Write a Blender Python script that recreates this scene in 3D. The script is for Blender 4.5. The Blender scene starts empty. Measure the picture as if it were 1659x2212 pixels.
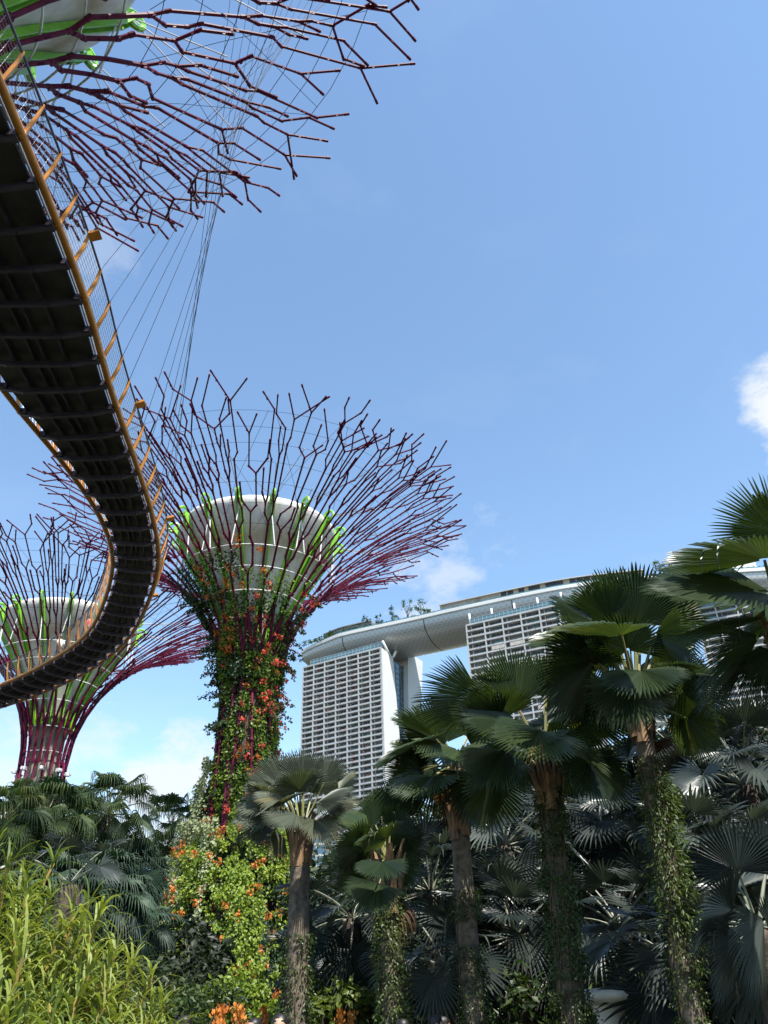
import bpy, math, random
from mathutils import Vector as V, Matrix as M, noise as mnoise
R = math.radians
PI = math.pi
rng = random.Random(7)
sc = bpy.context.scene
col = sc.collection

# ------------------------------------------------------------------ camera, sky, sun, exposure
PITCH, ROLL, CAMZ, FPX = R(32.4), R(2.0), 1.6, 1726.0        # focal length in units of a 1659 x 2212 picture
FW = V((0, math.cos(PITCH), math.sin(PITCH)))
_r0, _u0 = V((1, 0, 0)), V((0, -math.sin(PITCH), math.cos(PITCH)))
RT = _r0 * math.cos(ROLL) - _u0 * math.sin(ROLL)
UP = _u0 * math.cos(ROLL) + _r0 * math.sin(ROLL)
cd = bpy.data.cameras.new('camera')
cam = bpy.data.objects.new('camera', cd)
col.objects.link(cam)
cam.matrix_world = M(((RT.x, UP.x, -FW.x, 0), (RT.y, UP.y, -FW.y, 0), (RT.z, UP.z, -FW.z, CAMZ), (0, 0, 0, 1)))
cd.sensor_fit = 'VERTICAL'
cd.sensor_height = 34.6
cd.lens = 34.6 * FPX / 2212.0
cd.clip_start, cd.clip_end = 0.1, 20000
sc.camera = cam
CAM = V((0, 0, CAMZ))

SUN_AZ, SUN_EL = R(148), R(60)                                 # azimuth from +Y towards +X
SUN_DIR = V((math.sin(SUN_AZ) * math.cos(SUN_EL), math.cos(SUN_AZ) * math.cos(SUN_EL), math.sin(SUN_EL)))
sd = bpy.data.lights.new('sun', 'SUN')
sd.energy, sd.angle, sd.color = 4.7, R(0.55), (1.0, 0.955, 0.88)
sun = bpy.data.objects.new('sun', sd)
col.objects.link(sun)
sun.rotation_euler = SUN_DIR.to_track_quat('Z', 'Y').to_euler()
sc.view_settings.view_transform = 'Standard'
sc.view_settings.look = 'None'
sc.view_settings.exposure = 1.08
sc.view_settings.gamma = 1.0


def ray(x, y):
    return FW * FPX + RT * (x - 829.5) + UP * (1106 - y)


def at(x, y, Y):                                              # the point at depth Y metres on the line through a picture point
    d = ray(x, y)
    return CAM + d * (Y / d.y)


def atz(x, y, z):
    d = ray(x, y)
    return CAM + d * ((z - CAMZ) / d.z)


def nd(nt, typ, **kw):
    n = nt.nodes.new(typ)
    for k, v in kw.items():
        if k.startswith('i_'):
            key = k[2:]
            n.inputs[int(key) if key.isdigit() else key].default_value = v
        else:
            setattr(n, k, v)
    return n


def mth(nt, op, a, b=None, clamp=False):
    n = nt.nodes.new('ShaderNodeMath')
    n.operation = op
    n.use_clamp = clamp
    for i, q in enumerate((a, b)):
        if q is None:
            continue
        if isinstance(q, (int, float)):
            n.inputs[i].default_value = q
        else:
            nt.links.new(q, n.inputs[i])
    return n.outputs[0]


def make_world():
    w = bpy.data.worlds.new('World')
    sc.world = w
    w.use_nodes = True
    nt = w.node_tree
    nt.nodes.clear()
    L = nt.links.new
    sky = nd(nt, 'ShaderNodeTexSky', sky_type='NISHITA')
    sky.sun_disc = False
    sky.sun_elevation, sky.sun_rotation = SUN_EL, SUN_AZ
    sky.air_density, sky.dust_density, sky.ozone_density = 1.0, 0.15, 2.6
    bg = nd(nt, 'ShaderNodeBackground')
    bg.inputs['Strength'].default_value = 0.123
    tint = nd(nt, 'ShaderNodeMixRGB', blend_type='MULTIPLY')
    tint.inputs[0].default_value = 1
    tint.inputs[2].default_value = (1.19, 1.22, 1.14, 1)
    L(sky.outputs[0], tint.inputs[1])
    L(tint.outputs[0], bg.inputs[0])
    cloud = nd(nt, 'ShaderNodeBackground')
    cloud.inputs['Color'].default_value = (0.9, 0.94, 1.0, 1)
    cloud.inputs['Strength'].default_value = 0.50
    tc = nd(nt, 'ShaderNodeTexCoord')
    nz = nd(nt, 'ShaderNodeTexNoise', i_Scale=13.0, i_Detail=9.0, i_Roughness=0.62)
    mp = nd(nt, 'ShaderNodeMapping')
    mp.inputs['Scale'].default_value = (1, 1, 1.7)
    L(tc.outputs['Generated'], mp.inputs[0])
    L(mp.outputs[0], nz.inputs[0])
    nz2 = nd(nt, 'ShaderNodeTexNoise', i_Scale=6.0, i_Detail=8.0, i_Roughness=0.55)
    L(mp.outputs[0], nz2.inputs[0])
    total = None
    # (picture position, angular radius in degrees, strength)
    for (x, y, rad, s, cut) in ((1745, 870, 5.6, 1.0, 0.30), (370, 1740, 7.5, 0.9, 0.36), (150, 1640, 8, .5, .42), (20, 1600, 8, 0.55, 0.42),
                                (930, 1270, 6.5, 0.50, 0.42), (1080, 1160, 4, 0.3, 0.48), (215, 540, 5.0, 0.22, 0.42),
                                (760, 1760, 12, .6, .40), (100, 1850, 14, .6, .38)):
        d = ray(x, y).normalized()
        dot = nd(nt, 'ShaderNodeVectorMath', operation='DOT_PRODUCT')
        L(tc.outputs['Generated'], dot.inputs[0])
        dot.inputs[1].default_value = d
        f = nd(nt, 'ShaderNodeMapRange', interpolation_type='SMOOTHSTEP')
        f.inputs['From Min'].default_value = math.cos(R(rad))
        f.inputs['From Max'].default_value = math.cos(R(rad * 0.25))
        L(dot.outputs['Value'], f.inputs['Value'])
        # noise minus a threshold that falls towards the cloud's middle
        t = mth(nt, 'SUBTRACT', nz.outputs[0], mth(nt, 'SUBTRACT', cut + .34, mth(nt, 'MULTIPLY', f.outputs[0], .34)))
        t = mth(nt, 'MULTIPLY', t, 5.5, True)
        t = mth(nt, 'MULTIPLY', t, mth(nt, 'MULTIPLY', f.outputs[0], s))
        total = t if total is None else mth(nt, 'MAXIMUM', total, t)
    thin = mth(nt, 'MULTIPLY', mth(nt, 'SUBTRACT', nz2.outputs[0], .56), .25, True)
    total = mth(nt, 'MAXIMUM', total, thin, True)
    mix = nd(nt, 'ShaderNodeMixShader')
    L(total, mix.inputs[0])
    L(bg.outputs[0], mix.inputs[1])
    L(cloud.outputs[0], mix.inputs[2])
    out = nd(nt, 'ShaderNodeOutputWorld')
    L(mix.outputs[0], out.inputs[0])


make_world()


# ------------------------------------------------------------------ materials
def base_mat(name):
    m = bpy.data.materials.new(name)
    m.use_nodes = True
    nt = m.node_tree
    return m, nt, nt.nodes['Principled BSDF'], nt.nodes['Material Output']


def mat(name, c1, c2=None, rough=0.6, metal=0.0, scale=4.0, bump=0.0, spec=0.5, detail=4.0, zs=1.0):
    m, nt, p, out = base_mat(name)
    p.inputs['Roughness'].default_value = rough
    p.inputs['Metallic'].default_value = metal
    p.inputs['Specular IOR Level'].default_value = spec
    p.inputs['Base Color'].default_value = (*c1, 1)
    tc = nd(nt, 'ShaderNodeTexCoord')
    nz = nd(nt, 'ShaderNodeTexNoise', i_Scale=scale, i_Detail=detail)
    mp = nd(nt, 'ShaderNodeMapping')
    mp.inputs['Scale'].default_value = (1, 1, zs)
    nt.links.new(tc.outputs['Object'], mp.inputs[0])
    nt.links.new(mp.outputs[0], nz.inputs[0])
    c2 = c2 or tuple(v * 0.82 for v in c1)
    rp = nd(nt, 'ShaderNodeValToRGB')
    rp.color_ramp.elements[0].position, rp.color_ramp.elements[1].position = .35, .65
    rp.color_ramp.elements[0].color, rp.color_ramp.elements[1].color = (*c2, 1), (*c1, 1)
    nt.links.new(nz.outputs[0], rp.inputs[0])
    nt.links.new(rp.outputs[0], p.inputs['Base Color'])
    if bump:
        b = nd(nt, 'ShaderNodeBump', i_Strength=bump, i_Distance=.05)
        nt.links.new(nz.outputs[0], b.inputs['Height'])
        nt.links.new(b.outputs[0], p.inputs['Normal'])
    return m


def leaf_mat(name, c1, c2, trans=0.3, rough=0.45, scale=1.5, tcol=None, spec=.5, dry=None):
    """leaf: varied colour, some light coming through, a waxy sheen"""
    m, nt, p, out = base_mat(name)
    L = nt.links.new
    p.inputs['Roughness'].default_value = rough
    p.inputs['Specular IOR Level'].default_value = spec * .7
    geo = nd(nt, 'ShaderNodeNewGeometry')
    oi = nd(nt, 'ShaderNodeObjectInfo')
    nz = nd(nt, 'ShaderNodeTexNoise', i_Scale=scale, i_Detail=3.0)
    L(geo.outputs['Position'], nz.inputs[0])
    f = mth(nt, 'ADD', mth(nt, 'MULTIPLY', nz.outputs[0], .55), mth(nt, 'MULTIPLY', geo.outputs['Random Per Island'], .35))
    f = mth(nt, 'ADD', f, mth(nt, 'MULTIPLY', mth(nt, 'SUBTRACT', oi.outputs['Random'], .5), .5), True)
    rp = nd(nt, 'ShaderNodeValToRGB')
    rp.color_ramp.elements[0].position, rp.color_ramp.elements[1].position = .2, .72
    rp.color_ramp.elements[0].color, rp.color_ramp.elements[1].color = (*c2, 1), (*c1, 1)
    if dry:
        e = rp.color_ramp.elements.new(.93)
        e.color = (*dry, 1)
    L(f, rp.inputs[0])
    L(rp.outputs[0], p.inputs['Base Color'])
    t = nd(nt, 'ShaderNodeBsdfTranslucent')
    mx = nd(nt, 'ShaderNodeMixRGB', blend_type='MULTIPLY')
    mx.inputs[0].default_value = 1
    mx.inputs[2].default_value = (*(tcol or (1.5, 1.7, .7)), 1)
    L(rp.outputs[0], mx.inputs[1])
    L(mx.outputs[0], t.inputs[0])
    ms = nd(nt, 'ShaderNodeMixShader')
    ms.inputs[0].default_value = trans
    L(p.outputs[0], ms.inputs[1])
    L(t.outputs[0], ms.inputs[2])
    L(ms.outputs[0], out.inputs[0])
    return m


def glass_mat(name, c, rough=.08, spec=.8):
    m = mat(name, c, tuple(v * .6 for v in c), rough, 0, .15, 0, spec)
    return m


MT = {}
MT['wine'] = mat('wine_paint', (.105, .010, .034), (.078, .008, .026), .55, 0, 3, 0, .10)
MT['wine_thin'] = mat('wine_paint_thin', (.13, .014, .04), None, .4, 0, 3)
MT['white'] = mat('white_membrane', (.66, .65, .62), (.55, .53, .48), .5, 0, 2.6, detail=6, zs=.16)
MT['white_rod'] = mat('white_rod', (.8, .8, .8), None, .35, 0, 2)
MT['green'] = mat('lime_paint', (.22, .55, .03), (.17, .44, .025), .38, 0, 2)
MT['concrete'] = mat('weathered_concrete', (.36, .31, .24), (.17, .14, .105), .9, 0, 1.6, .3, zs=.3)
MT['wire'] = mat('steel_wire', (.05, .05, .06), None, .6, 0, 3, 0, .2)
MT['wire_pale'] = mat('pale_steel_wire', (.42, .42, .42), None, .4, .3, 3)
MT['deck'] = mat('dark_deck_steel', (.060, .057, .056), (.036, .034, .034), .42, .2, 1.3, .05)
MT['beam'] = mat('indigo_beam_paint', (.080, .070, .105), (.055, .048, .075), .38, .1, 2)
MT['amber'] = mat('amber_paint', (.50, .20, .028), (.40, .15, .02), .42, 0, 2.2)
MT['hull'] = None
MT['mbs_white'] = mat('white_cladding', (.56, .56, .545), (.50, .50, .49), .6, 0, .05)
MT['mbs_slab'] = mat('pale_slab_paint', (.40, .40, .395), (.34, .34, .34), .7, 0, .2)
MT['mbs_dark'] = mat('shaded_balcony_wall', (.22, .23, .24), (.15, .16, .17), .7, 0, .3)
MT['mbs_glass'] = glass_mat('balcony_glass', (.05, .075, .09))
MT['blue_glass'] = glass_mat('blue_curtain_glass', (.035, .085, .13), .06, 1.0)
MT['teal_glass'] = glass_mat('teal_band_glass', (.10, .22, .26), .1)
MT['beige'] = mat('beige_stone_cladding', (.48, .40, .30), (.38, .31, .24), .8, 0, .3)
MT['drape'] = mat('draped_sheet', (.46, .42, .38), (.36, .33, .30), .9, 0, .5)
MT['dark'] = mat('dark_opening', (.03, .03, .032), None, .5)
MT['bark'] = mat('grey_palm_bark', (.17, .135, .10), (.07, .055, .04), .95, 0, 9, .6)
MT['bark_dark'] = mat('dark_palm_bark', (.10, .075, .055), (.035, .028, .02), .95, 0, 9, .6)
MT['boot'] = mat('rust_leaf_base', (.30, .175, .09), (.10, .06, .035), .8, 0, 14, .4, detail=6, zs=.35)
MT['petiole'] = mat('olive_leaf_stalk', (.22, .21, .075), (.14, .15, .05), .5, 0, 4)
MT['petiole_grey'] = mat('grey_leaf_stalk', (.26, .27, .20), (.16, .17, .12), .55, 0, 4)
MT['stem'] = mat('woody_vine_stem', (.13, .085, .05), (.06, .04, .025), .9, 0, 6)
MT['fan'] = leaf_mat('fan_palm_leaf', (.056, .086, .032), (.022, .040, .018), .25, .36, 1.2, (1.8, 1.8, .55), .6, dry=(.16, .13, .04))
MT['fan_grey'] = leaf_mat('grey_fan_palm_leaf', (.135, .150, .105), (.060, .074, .052), .22, .42, 1.2, (1.5, 1.5, .7), .5, dry=(.24, .19, .08))
MT['silver'] = leaf_mat('silver_palm_leaf', (.075, .092, .082), (.022, .032, .029), .18, .34, 1.0, (1.2, 1.3, .8), .5)
MT['droop'] = leaf_mat('drooping_palm_leaf', (.085, .125, .035), (.026, .050, .018), .28, .6, .8, (1.5, 1.6, .6), .5, dry=(.17, .14, .05))
MT['droop_blue'] = leaf_mat('blue_green_palm_leaf', (.045, .082, .044), (.018, .038, .024), .22, .6, .8, (1.4, 1.5, .7), .5)
MT['deadleaf'] = leaf_mat('dead_palm_leaf', (.17, .105, .06), (.08, .05, .03), .2, .8, 1.5, (1.3, 1.1, .7), .2)
MT['vine_dark'] = leaf_mat('dark_vine_leaf', (.060, .105, .028), (.022, .046, .014), .28, .45, .5)
MT['vine_yellow'] = leaf_mat('yellow_vine_leaf', (.26, .33, .035), (.11, .18, .022), .35, .42, .5, (1.3, 1.3, .5))
MT['vine_pale'] = leaf_mat('pale_vine_leaf', (.33, .36, .20), (.14, .18, .075), .25, .5, .6, (1.2, 1.2, .7))
MT['ivy'] = leaf_mat('ivy_leaf', (.065, .095, .022), (.022, .040, .011), .25, .42, 1.5)
MT['fern'] = leaf_mat('fern_leaf', (.15, .19, .035), (.055, .085, .018), .35, .45, 1.5)
MT['orange'] = leaf_mat('orange_petal', (.60, .26, .06), (.50, .15, .035), .3, .6, 1.0, (1.1, 1.0, .8), .2)
MT['red'] = leaf_mat('coral_red_petal', (.68, .13, .085), (.56, .06, .05), .3, .6, 1.0, (1.1, .9, .8), .2)
MT['strap'] = leaf_mat('yellow_green_strap_leaf', (.235, .28, .056), (.085, .13, .030), .36, .45, 1.6, (1.25, 1.25, .55), .5, dry=(.34, .33, .12))
MT['cane'] = mat('yellow_cane', (.34, .24, .05), (.20, .15, .05), .6, 0, 5)
MT['shrub'] = leaf_mat('shrub_leaf', (.075, .11, .026), (.022, .040, .012), .28, .45, 1.0)
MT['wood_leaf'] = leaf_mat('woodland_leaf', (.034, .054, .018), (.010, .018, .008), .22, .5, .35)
MT['skin'] = mat('skin', (.52, .33, .23), (.47, .29, .2), .55, 0, 8)
MT['hair'] = mat('black_hair', (.012, .010, .009), None, .5, 0, 20)
MT['shirt_white'] = mat('white_cotton', (.75, .75, .73), None, .85, 0, 5)
MT['shirt_red'] = mat('red_cotton', (.55, .05, .03), None, .85, 0, 5)
MT['shirt_blue'] = mat('blue_cotton', (.07, .11, .22), None, .85, 0, 5)
MT['shirt_grey'] = mat('grey_cotton', (.22, .22, .23), None, .85, 0, 5)
MT['trousers'] = mat('dark_denim', (.03, .035, .05), None, .85, 0, 8)
MT['soil'] = mat('shaded_soil_and_litter', (.060, .050, .030), (.022, .028, .012), .95, 0, .8, .4, detail=8)
MT['stone'] = mat('pale_stone', (.62, .60, .55), (.46, .44, .40), .8, 0, 3, .2)


def hull_mat():
    m, nt, p, out = base_mat('panelled_hull')
    L = nt.links.new
    uv = nd(nt, 'ShaderNodeUVMap')
    sp = nd(nt, 'ShaderNodeSeparateXYZ')
    L(uv.outputs[0], sp.inputs[0])
    u, v = sp.outputs[0], sp.outputs[1]

    def line(x, w):
        fr = mth(nt, 'FRACT', x)
        return mth(nt, 'GREATER_THAN', mth(nt, 'ABSOLUTE', mth(nt, 'SUBTRACT', fr, .5)), .5 - w)
    k = mth(nt, 'MAXIMUM', line(mth(nt, 'ADD', u, mth(nt, 'MULTIPLY', v, .5)), .035), line(mth(nt, 'SUBTRACT', u, mth(nt, 'MULTIPLY', v, .5)), .035))
    k = mth(nt, 'MAXIMUM', k, line(v, .035))
    big = line(mth(nt, 'ADD', mth(nt, 'MULTIPLY', u, 1 / 17.0), .32), .006)
    mix = nd(nt, 'ShaderNodeMixRGB')
    mix.inputs[1].default_value = (.44, .445, .45, 1)
    mix.inputs[2].default_value = (.15, .155, .16, 1)
    L(mth(nt, 'MULTIPLY', k, .8), mix.inputs[0])
    mix2 = nd(nt, 'ShaderNodeMixRGB')
    mix2.inputs[2].default_value = (.05, .05, .055, 1)
    L(big, mix2.inputs[0])
    L(mix.outputs[0], mix2.inputs[1])
    L(mix2.outputs[0], p.inputs['Base Color'])
    p.inputs['Roughness'].default_value = .42
    p.inputs['Metallic'].default_value = .35
    return m


MT['hull'] = hull_mat()


# ------------------------------------------------------------------ mesh building
class MB:
    def __init__(s):
        s.v, s.f, s.m, s.uv = [], [], [], None

    def add(s, vs, fs, mi=0):
        o = len(s.v)
        s.v += [tuple(q) for q in vs]
        s.f += [tuple(i + o for i in f) for f in fs]
        s.m += [mi] * len(fs)

    def quad(s, a, b, c, d, mi=0):
        s.add((a, b, c, d), ((0, 1, 2, 3),), mi)

    def box(s, c, ax, ay, az, mi=0):
        """centre and three half-axis vectors"""
        c, ax, ay, az = V(c), V(ax), V(ay), V(az)
        vs = [c + ax * i + ay * j + az * k for k in (-1, 1) for j in (-1, 1) for i in (-1, 1)]
        s.add(vs, ((0, 2, 3, 1), (4, 5, 7, 6), (0, 1, 5, 4), (2, 6, 7, 3), (0, 4, 6, 2), (1, 3, 7, 5)), mi)

    def abox(s, x0, x1, y0, y1, z0, z1, mi=0):
        s.box(((x0 + x1) / 2, (y0 + y1) / 2, (z0 + z1) / 2), ((x1 - x0) / 2, 0, 0), (0, (y1 - y0) / 2, 0), (0, 0, (z1 - z0) / 2), mi)

    def bar(s, a, b, w, h, up=(0, 0, 1), mi=0):
        a, b = V(a), V(b)
        d = b - a
        L = d.length
        if L < 1e-6:
            return
        d.normalize()
        x = d.cross(V(up))
        if x.length < 1e-4:
            x = d.cross(V((1, 0, 0)))
        x.normalize()
        z = x.cross(d)
        s.box((a + b) / 2, x * w / 2, d * L / 2, z * h / 2, mi)

    def tube(s, pts, rad, n=6, mi=0, caps=True, closed=False):
        pts = [V(p) for p in pts]
        k = len(pts)
        if isinstance(rad, (int, float)):
            rad = [rad] * k
        rings = []
        ref = None
        for i, p in enumerate(pts):
            if closed:
                t = pts[(i + 1) % k] - pts[i - 1]
            else:
                t = pts[min(i + 1, k - 1)] - pts[max(i - 1, 0)]
            if t.length < 1e-9:
                t = V((0, 0, 1))
            t.normalize()
            if ref is None:
                ref = V((0, 0, 1)) if abs(t.z) < .9 else V((1, 0, 0))
            x = ref - t * ref.dot(t)
            if x.length < 1e-6:
                x = t.orthogonal()
            x.normalize()
            ref = x
            y = t.cross(x)
            rings.append([p + (x * math.cos(2 * PI * j / n) + y * math.sin(2 * PI * j / n)) * rad[i] for j in range(n)])
        vs = [q for r in rings for q in r]
        fs = []
        for i in range(k if closed else k - 1):
            a, b = i * n, ((i + 1) % k) * n
            for j in range(n):
                fs.append((a + j, a + (j + 1) % n, b + (j + 1) % n, b + j))
        if caps and not closed:
            fs.append(tuple(range(n - 1, -1, -1)))
            fs.append(tuple((k - 1) * n + j for j in range(n)))
        s.add(vs, fs, mi)

    def lathe(s, prof, n=32, mi=0, c=(0, 0, 0), fn=None):
        """prof: (r, z) list; fn(theta, r, z) -> r may scallop it"""
        vs, fs = [], []
        for (r, z) in prof:
            for j in range(n):
                t = 2 * PI * j / n
                rr = fn(t, r, z) if fn else r
                vs.append((c[0] + rr * math.cos(t), c[1] + rr * math.sin(t), c[2] + z))
        for i in range(len(prof) - 1):
            for j in range(n):
                fs.append((i * n + j, i * n + (j + 1) % n, (i + 1) * n + (j + 1) % n, (i + 1) * n + j))
        s.add(vs, fs, mi)

    def build(s, name, mats, parent=None, smooth=False, label=None, kind=None):
        me = bpy.data.meshes.new(name)
        me.from_pydata(s.v, [], s.f)
        if not isinstance(mats, (list, tuple)):
            mats = [mats]
        for m in mats:
            me.materials.append(m)
        me.polygons.foreach_set('material_index', s.m)
        if smooth:
            me.polygons.foreach_set('use_smooth', [True] * len(me.polygons))
        if s.uv:
            lay = me.uv_layers.new(name='UVMap')
            flat = []
            for f in s.f:
                for i in f:
                    flat += s.uv[i]
            lay.data.foreach_set('uv', flat)
        me.update()
        o = bpy.data.objects.new(name, me)
        col.objects.link(o)
        if parent:
            attach(o, parent)
        if label:
            o['label'] = label
        if kind:
            o['kind'] = kind
        return o


def world_of(o):
    m = o.matrix_basis.copy()
    while o.parent:
        m = o.parent.matrix_basis @ o.matrix_parent_inverse @ m if False else (o.parent.matrix_basis @ (o.matrix_parent_inverse @ m))
        o = o.parent
    return m


def attach(o, parent):
    o.parent = parent
    o.matrix_parent_inverse = world_of(parent).inverted()


def tag(o, label, cat, group=None, kind=None):
    o['label'] = label
    o['category'] = cat
    if group:
        o['group'] = group
    if kind:
        o['kind'] = kind
    return o


def thing(name, label, cat, loc=(0, 0, 0), group=None):
    o = bpy.data.objects.new(name, None)
    o.empty_display_size = .3
    o.location = loc
    col.objects.link(o)
    return tag(o, label, cat, group)


def kids(o):
    return [c for c in col.objects if c.parent == o]


KID = {}


def copy_tree(o, index, parent=None):
    c = o.copy()
    col.objects.link(c)
    if parent:
        c.parent = parent
    for ch in index.get(o.name, ()):
        copy_tree(ch, index, c)
    return c


def child_index():
    d = {}
    for c in col.objects:
        if c.parent:
            d.setdefault(c.parent.name, []).append(c)
    return d


def crom(pts, per=8):
    """Catmull-Rom through the points"""
    out = []
    n = len(pts)
    for i in range(n - 1):
        p0, p1, p2, p3 = pts[max(i - 1, 0)], pts[i], pts[i + 1], pts[min(i + 2, n - 1)]
        for k in range(per):
            t = k / per
            out.append(0.5 * (2 * p1 + (p2 - p0) * t + (2 * p0 - 5 * p1 + 4 * p2 - p3) * t * t + (3 * p1 - p0 - 3 * p2 + p3) * t ** 3))
    out.append(pts[-1].copy())
    return out


def leaf_quad(mb, p, nrm, axis, L, W, mi=0, fold=.25):
    """one small leaf: two triangles folded on the midrib"""
    axis = axis.normalized()
    side = nrm.cross(axis)
    if side.length < 1e-5:
        side = axis.orthogonal()
    side.normalize()
    up = axis.cross(side)
    a, b = p, p + axis * L
    m = p + axis * (L * .45)
    mb.add((a, m + side * (W / 2) + up * (fold * W * .5), b, m - side * (W / 2) + up * (fold * W * .5)), ((0, 1, 2), (0, 2, 3)), mi)


def rvec(r=rng):
    while True:
        v = V((r.uniform(-1, 1), r.uniform(-1, 1), r.uniform(-1, 1)))
        if .05 < v.length < 1:
            return v.normalized()


# ------------------------------------------------------------------ ground
g = MB()
NG = 40
for i in range(NG):
    a0, a1 = 2 * PI * i / NG, 2 * PI * (i + 1) / NG
    for (r0, r1) in ((0, 30), (30, 120), (120, 600), (600, 6000)):
        if r0 == 0:
            g.add(((0, 0, 0), (r1 * math.cos(a0), r1 * math.sin(a0), 0), (r1 * math.cos(a1), r1 * math.sin(a1), 0)), ((0, 1, 2),))
        else:
            g.quad((r0 * math.cos(a0), r0 * math.sin(a0), 0), (r1 * math.cos(a0), r1 * math.sin(a0), 0),
                   (r1 * math.cos(a1), r1 * math.sin(a1), 0), (r0 * math.cos(a1), r0 * math.sin(a1), 0))
go = g.build('ground', MT['soil'])
tag(go, 'dark shaded soil and leaf litter of the garden floor', 'ground', kind='structure')

# ------------------------------------------------------------------ supertrees
def bez(p, t):
    u = 1 - t
    return tuple(u ** 3 * p[0][i] + 3 * u * u * t * p[1][i] + 3 * u * t * t * p[2][i] + t ** 3 * p[3][i] for i in (0, 1))


PROF = [bez(((2.2, 24.0), (2.3, 32.2), (8.8, 38.7), (21.4, 42.0)), k / 200) for k in range(201)]
ARC = [0.0]
for k in range(200):
    ARC.append(ARC[-1] + math.dist(PROF[k], PROF[k + 1]))
ATOT = ARC[-1]


def prof(l):
    """radius, height at l metres along the flare"""
    if l <= 0:
        return PROF[0][0], PROF[0][1] + l
    if l >= ATOT:
        (r0, z0), (r1, z1) = PROF[-2], PROF[-1]
        d = math.dist(PROF[-2], PROF[-1])
        k = (l - ATOT) / d
        return r1 + (r1 - r0) * k, z1 + (z1 - z0) * k
    lo, hi = 0, 200
    while hi - lo > 1:
        m = (lo + hi) // 2
        if ARC[m] <= l:
            lo = m
        else:
            hi = m
    t = (l - ARC[lo]) / (ARC[hi] - ARC[lo])
    return PROF[lo][0] + (PROF[hi][0] - PROF[lo][0]) * t, PROF[lo][1] + (PROF[hi][1] - PROF[lo][1]) * t


def flare(th, l, lift=0.0):
    r, z = prof(l)
    return V((r * math.cos(th), r * math.sin(th), z + lift))


NRIB = 23
DTH = 2 * PI / NRIB


def bar_rad(l):
    return .135 if l < 7 else (.098 if l < 13 else (.074 if l < 19 else .060))


def bars(mb, pts, clamp=True, r=rng):
    """a run of straight bars through (theta, l) points with clamps on them"""
    P = [flare(t, l) for (t, l) in pts]
    # long bars in the curved part follow the curve
    for i in range(len(P) - 1):
        (t0, l0), (t1, l1) = pts[i], pts[i + 1]
        n = max(1, int(abs(l1 - l0) / 1.6)) if max(l0, l1) < 14 else 1
        Q = [flare(t0 + (t1 - t0) * k / n, l0 + (l1 - l0) * k / n) for k in range(n + 1)]
        rad = bar_rad((l0 + l1) / 2)
        mb.tube(Q, rad, 6)
        if clamp:
            d = (P[i + 1] - P[i])
            L = d.length
            if L > .8:
                d.normalize()
                for k in range(1 + int(L / 2.2)):
                    q = P[i] + d * r.uniform(.15, .85) * L if n == 1 else Q[min(n, 1 + k)]
                    mb.box(q + V((0, 0, -rad * .7)), d * rad * .9, d.orthogonal().normalized() * rad * 1.25, V((0, 0, 1)) * rad * .7)
        mb.tube([P[i + 1] - (P[i + 1] - P[i]).normalized() * .16, P[i + 1] + (P[i + 1] - P[i]).normalized() * .10], rad * 1.22, 6)


FORKS = (9.2, 12.6, 16.0, 19.4, 23.0)
SPLIT = (.96, .62, .45, .28)


def grow(mb, th, l, level, r, span, mid):
    """one bar going outwards from (th, l) inside its sector: it forks, or jogs sideways and sends out a short twig"""
    lf = max(FORKS[level] + r.uniform(-1.6, 1.5), l + .8)
    t1 = th + (mid - th) * .3
    bars(mb, [(th, l), (t1, lf)], r=r)
    th = t1
    rr = prof(lf)[0]
    if level == 4:
        # free ends
        for s in (-1, 1):
            q = r.random()
            if q < .10:
                continue
            ln = r.uniform(1.6, 3.2)
            lat = s * r.uniform(.35, 1.0) * ln * .62 / rr
            bars(mb, [(th, lf), (th + lat, lf + ln * .8)] if q < .6 else [(th, lf), (th + lat * .9, lf + ln * .45), (th + lat * .9 + s * .05 / rr, lf + ln * .45 + r.uniform(.8, 1.6))], r=r)
        return
    if r.random() < SPLIT[level]:
        for s in (-1, 1):
            m2 = mid + s * span / 4
            goal = m2 + r.uniform(-.09, .09) * span
            dg = max(.8, min(2.6, abs(goal - th) * rr * r.uniform(.7, 1.3)))
            bars(mb, [(th, lf), (goal, lf + dg)], r=r)
            grow(mb, goal, lf + dg, level + 1, r, span / 2, m2)
        return
    s = -1 if th > mid else 1
    goal = mid + s * span * r.uniform(.12, .32)
    dg = max(.6, abs(goal - th) * rr * r.uniform(.7, 1.3))
    bars(mb, [(th, lf), (goal, lf + dg)], r=r)
    grow(mb, goal, lf + dg, level + 1, r, span, mid)
    if r.random() < .8:
        lat = -s * min(r.uniform(.9, 1.7) / rr, span * .5)
        up = r.uniform(.5, 1.5)
        pts = [(th, lf), (th + lat, lf + up)]
        if r.random() < .65:
            pts.append((th + lat * r.uniform(1, 1.1), lf + up + r.uniform(.9, 2.2)))
        bars(mb, pts, r=r)


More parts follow.
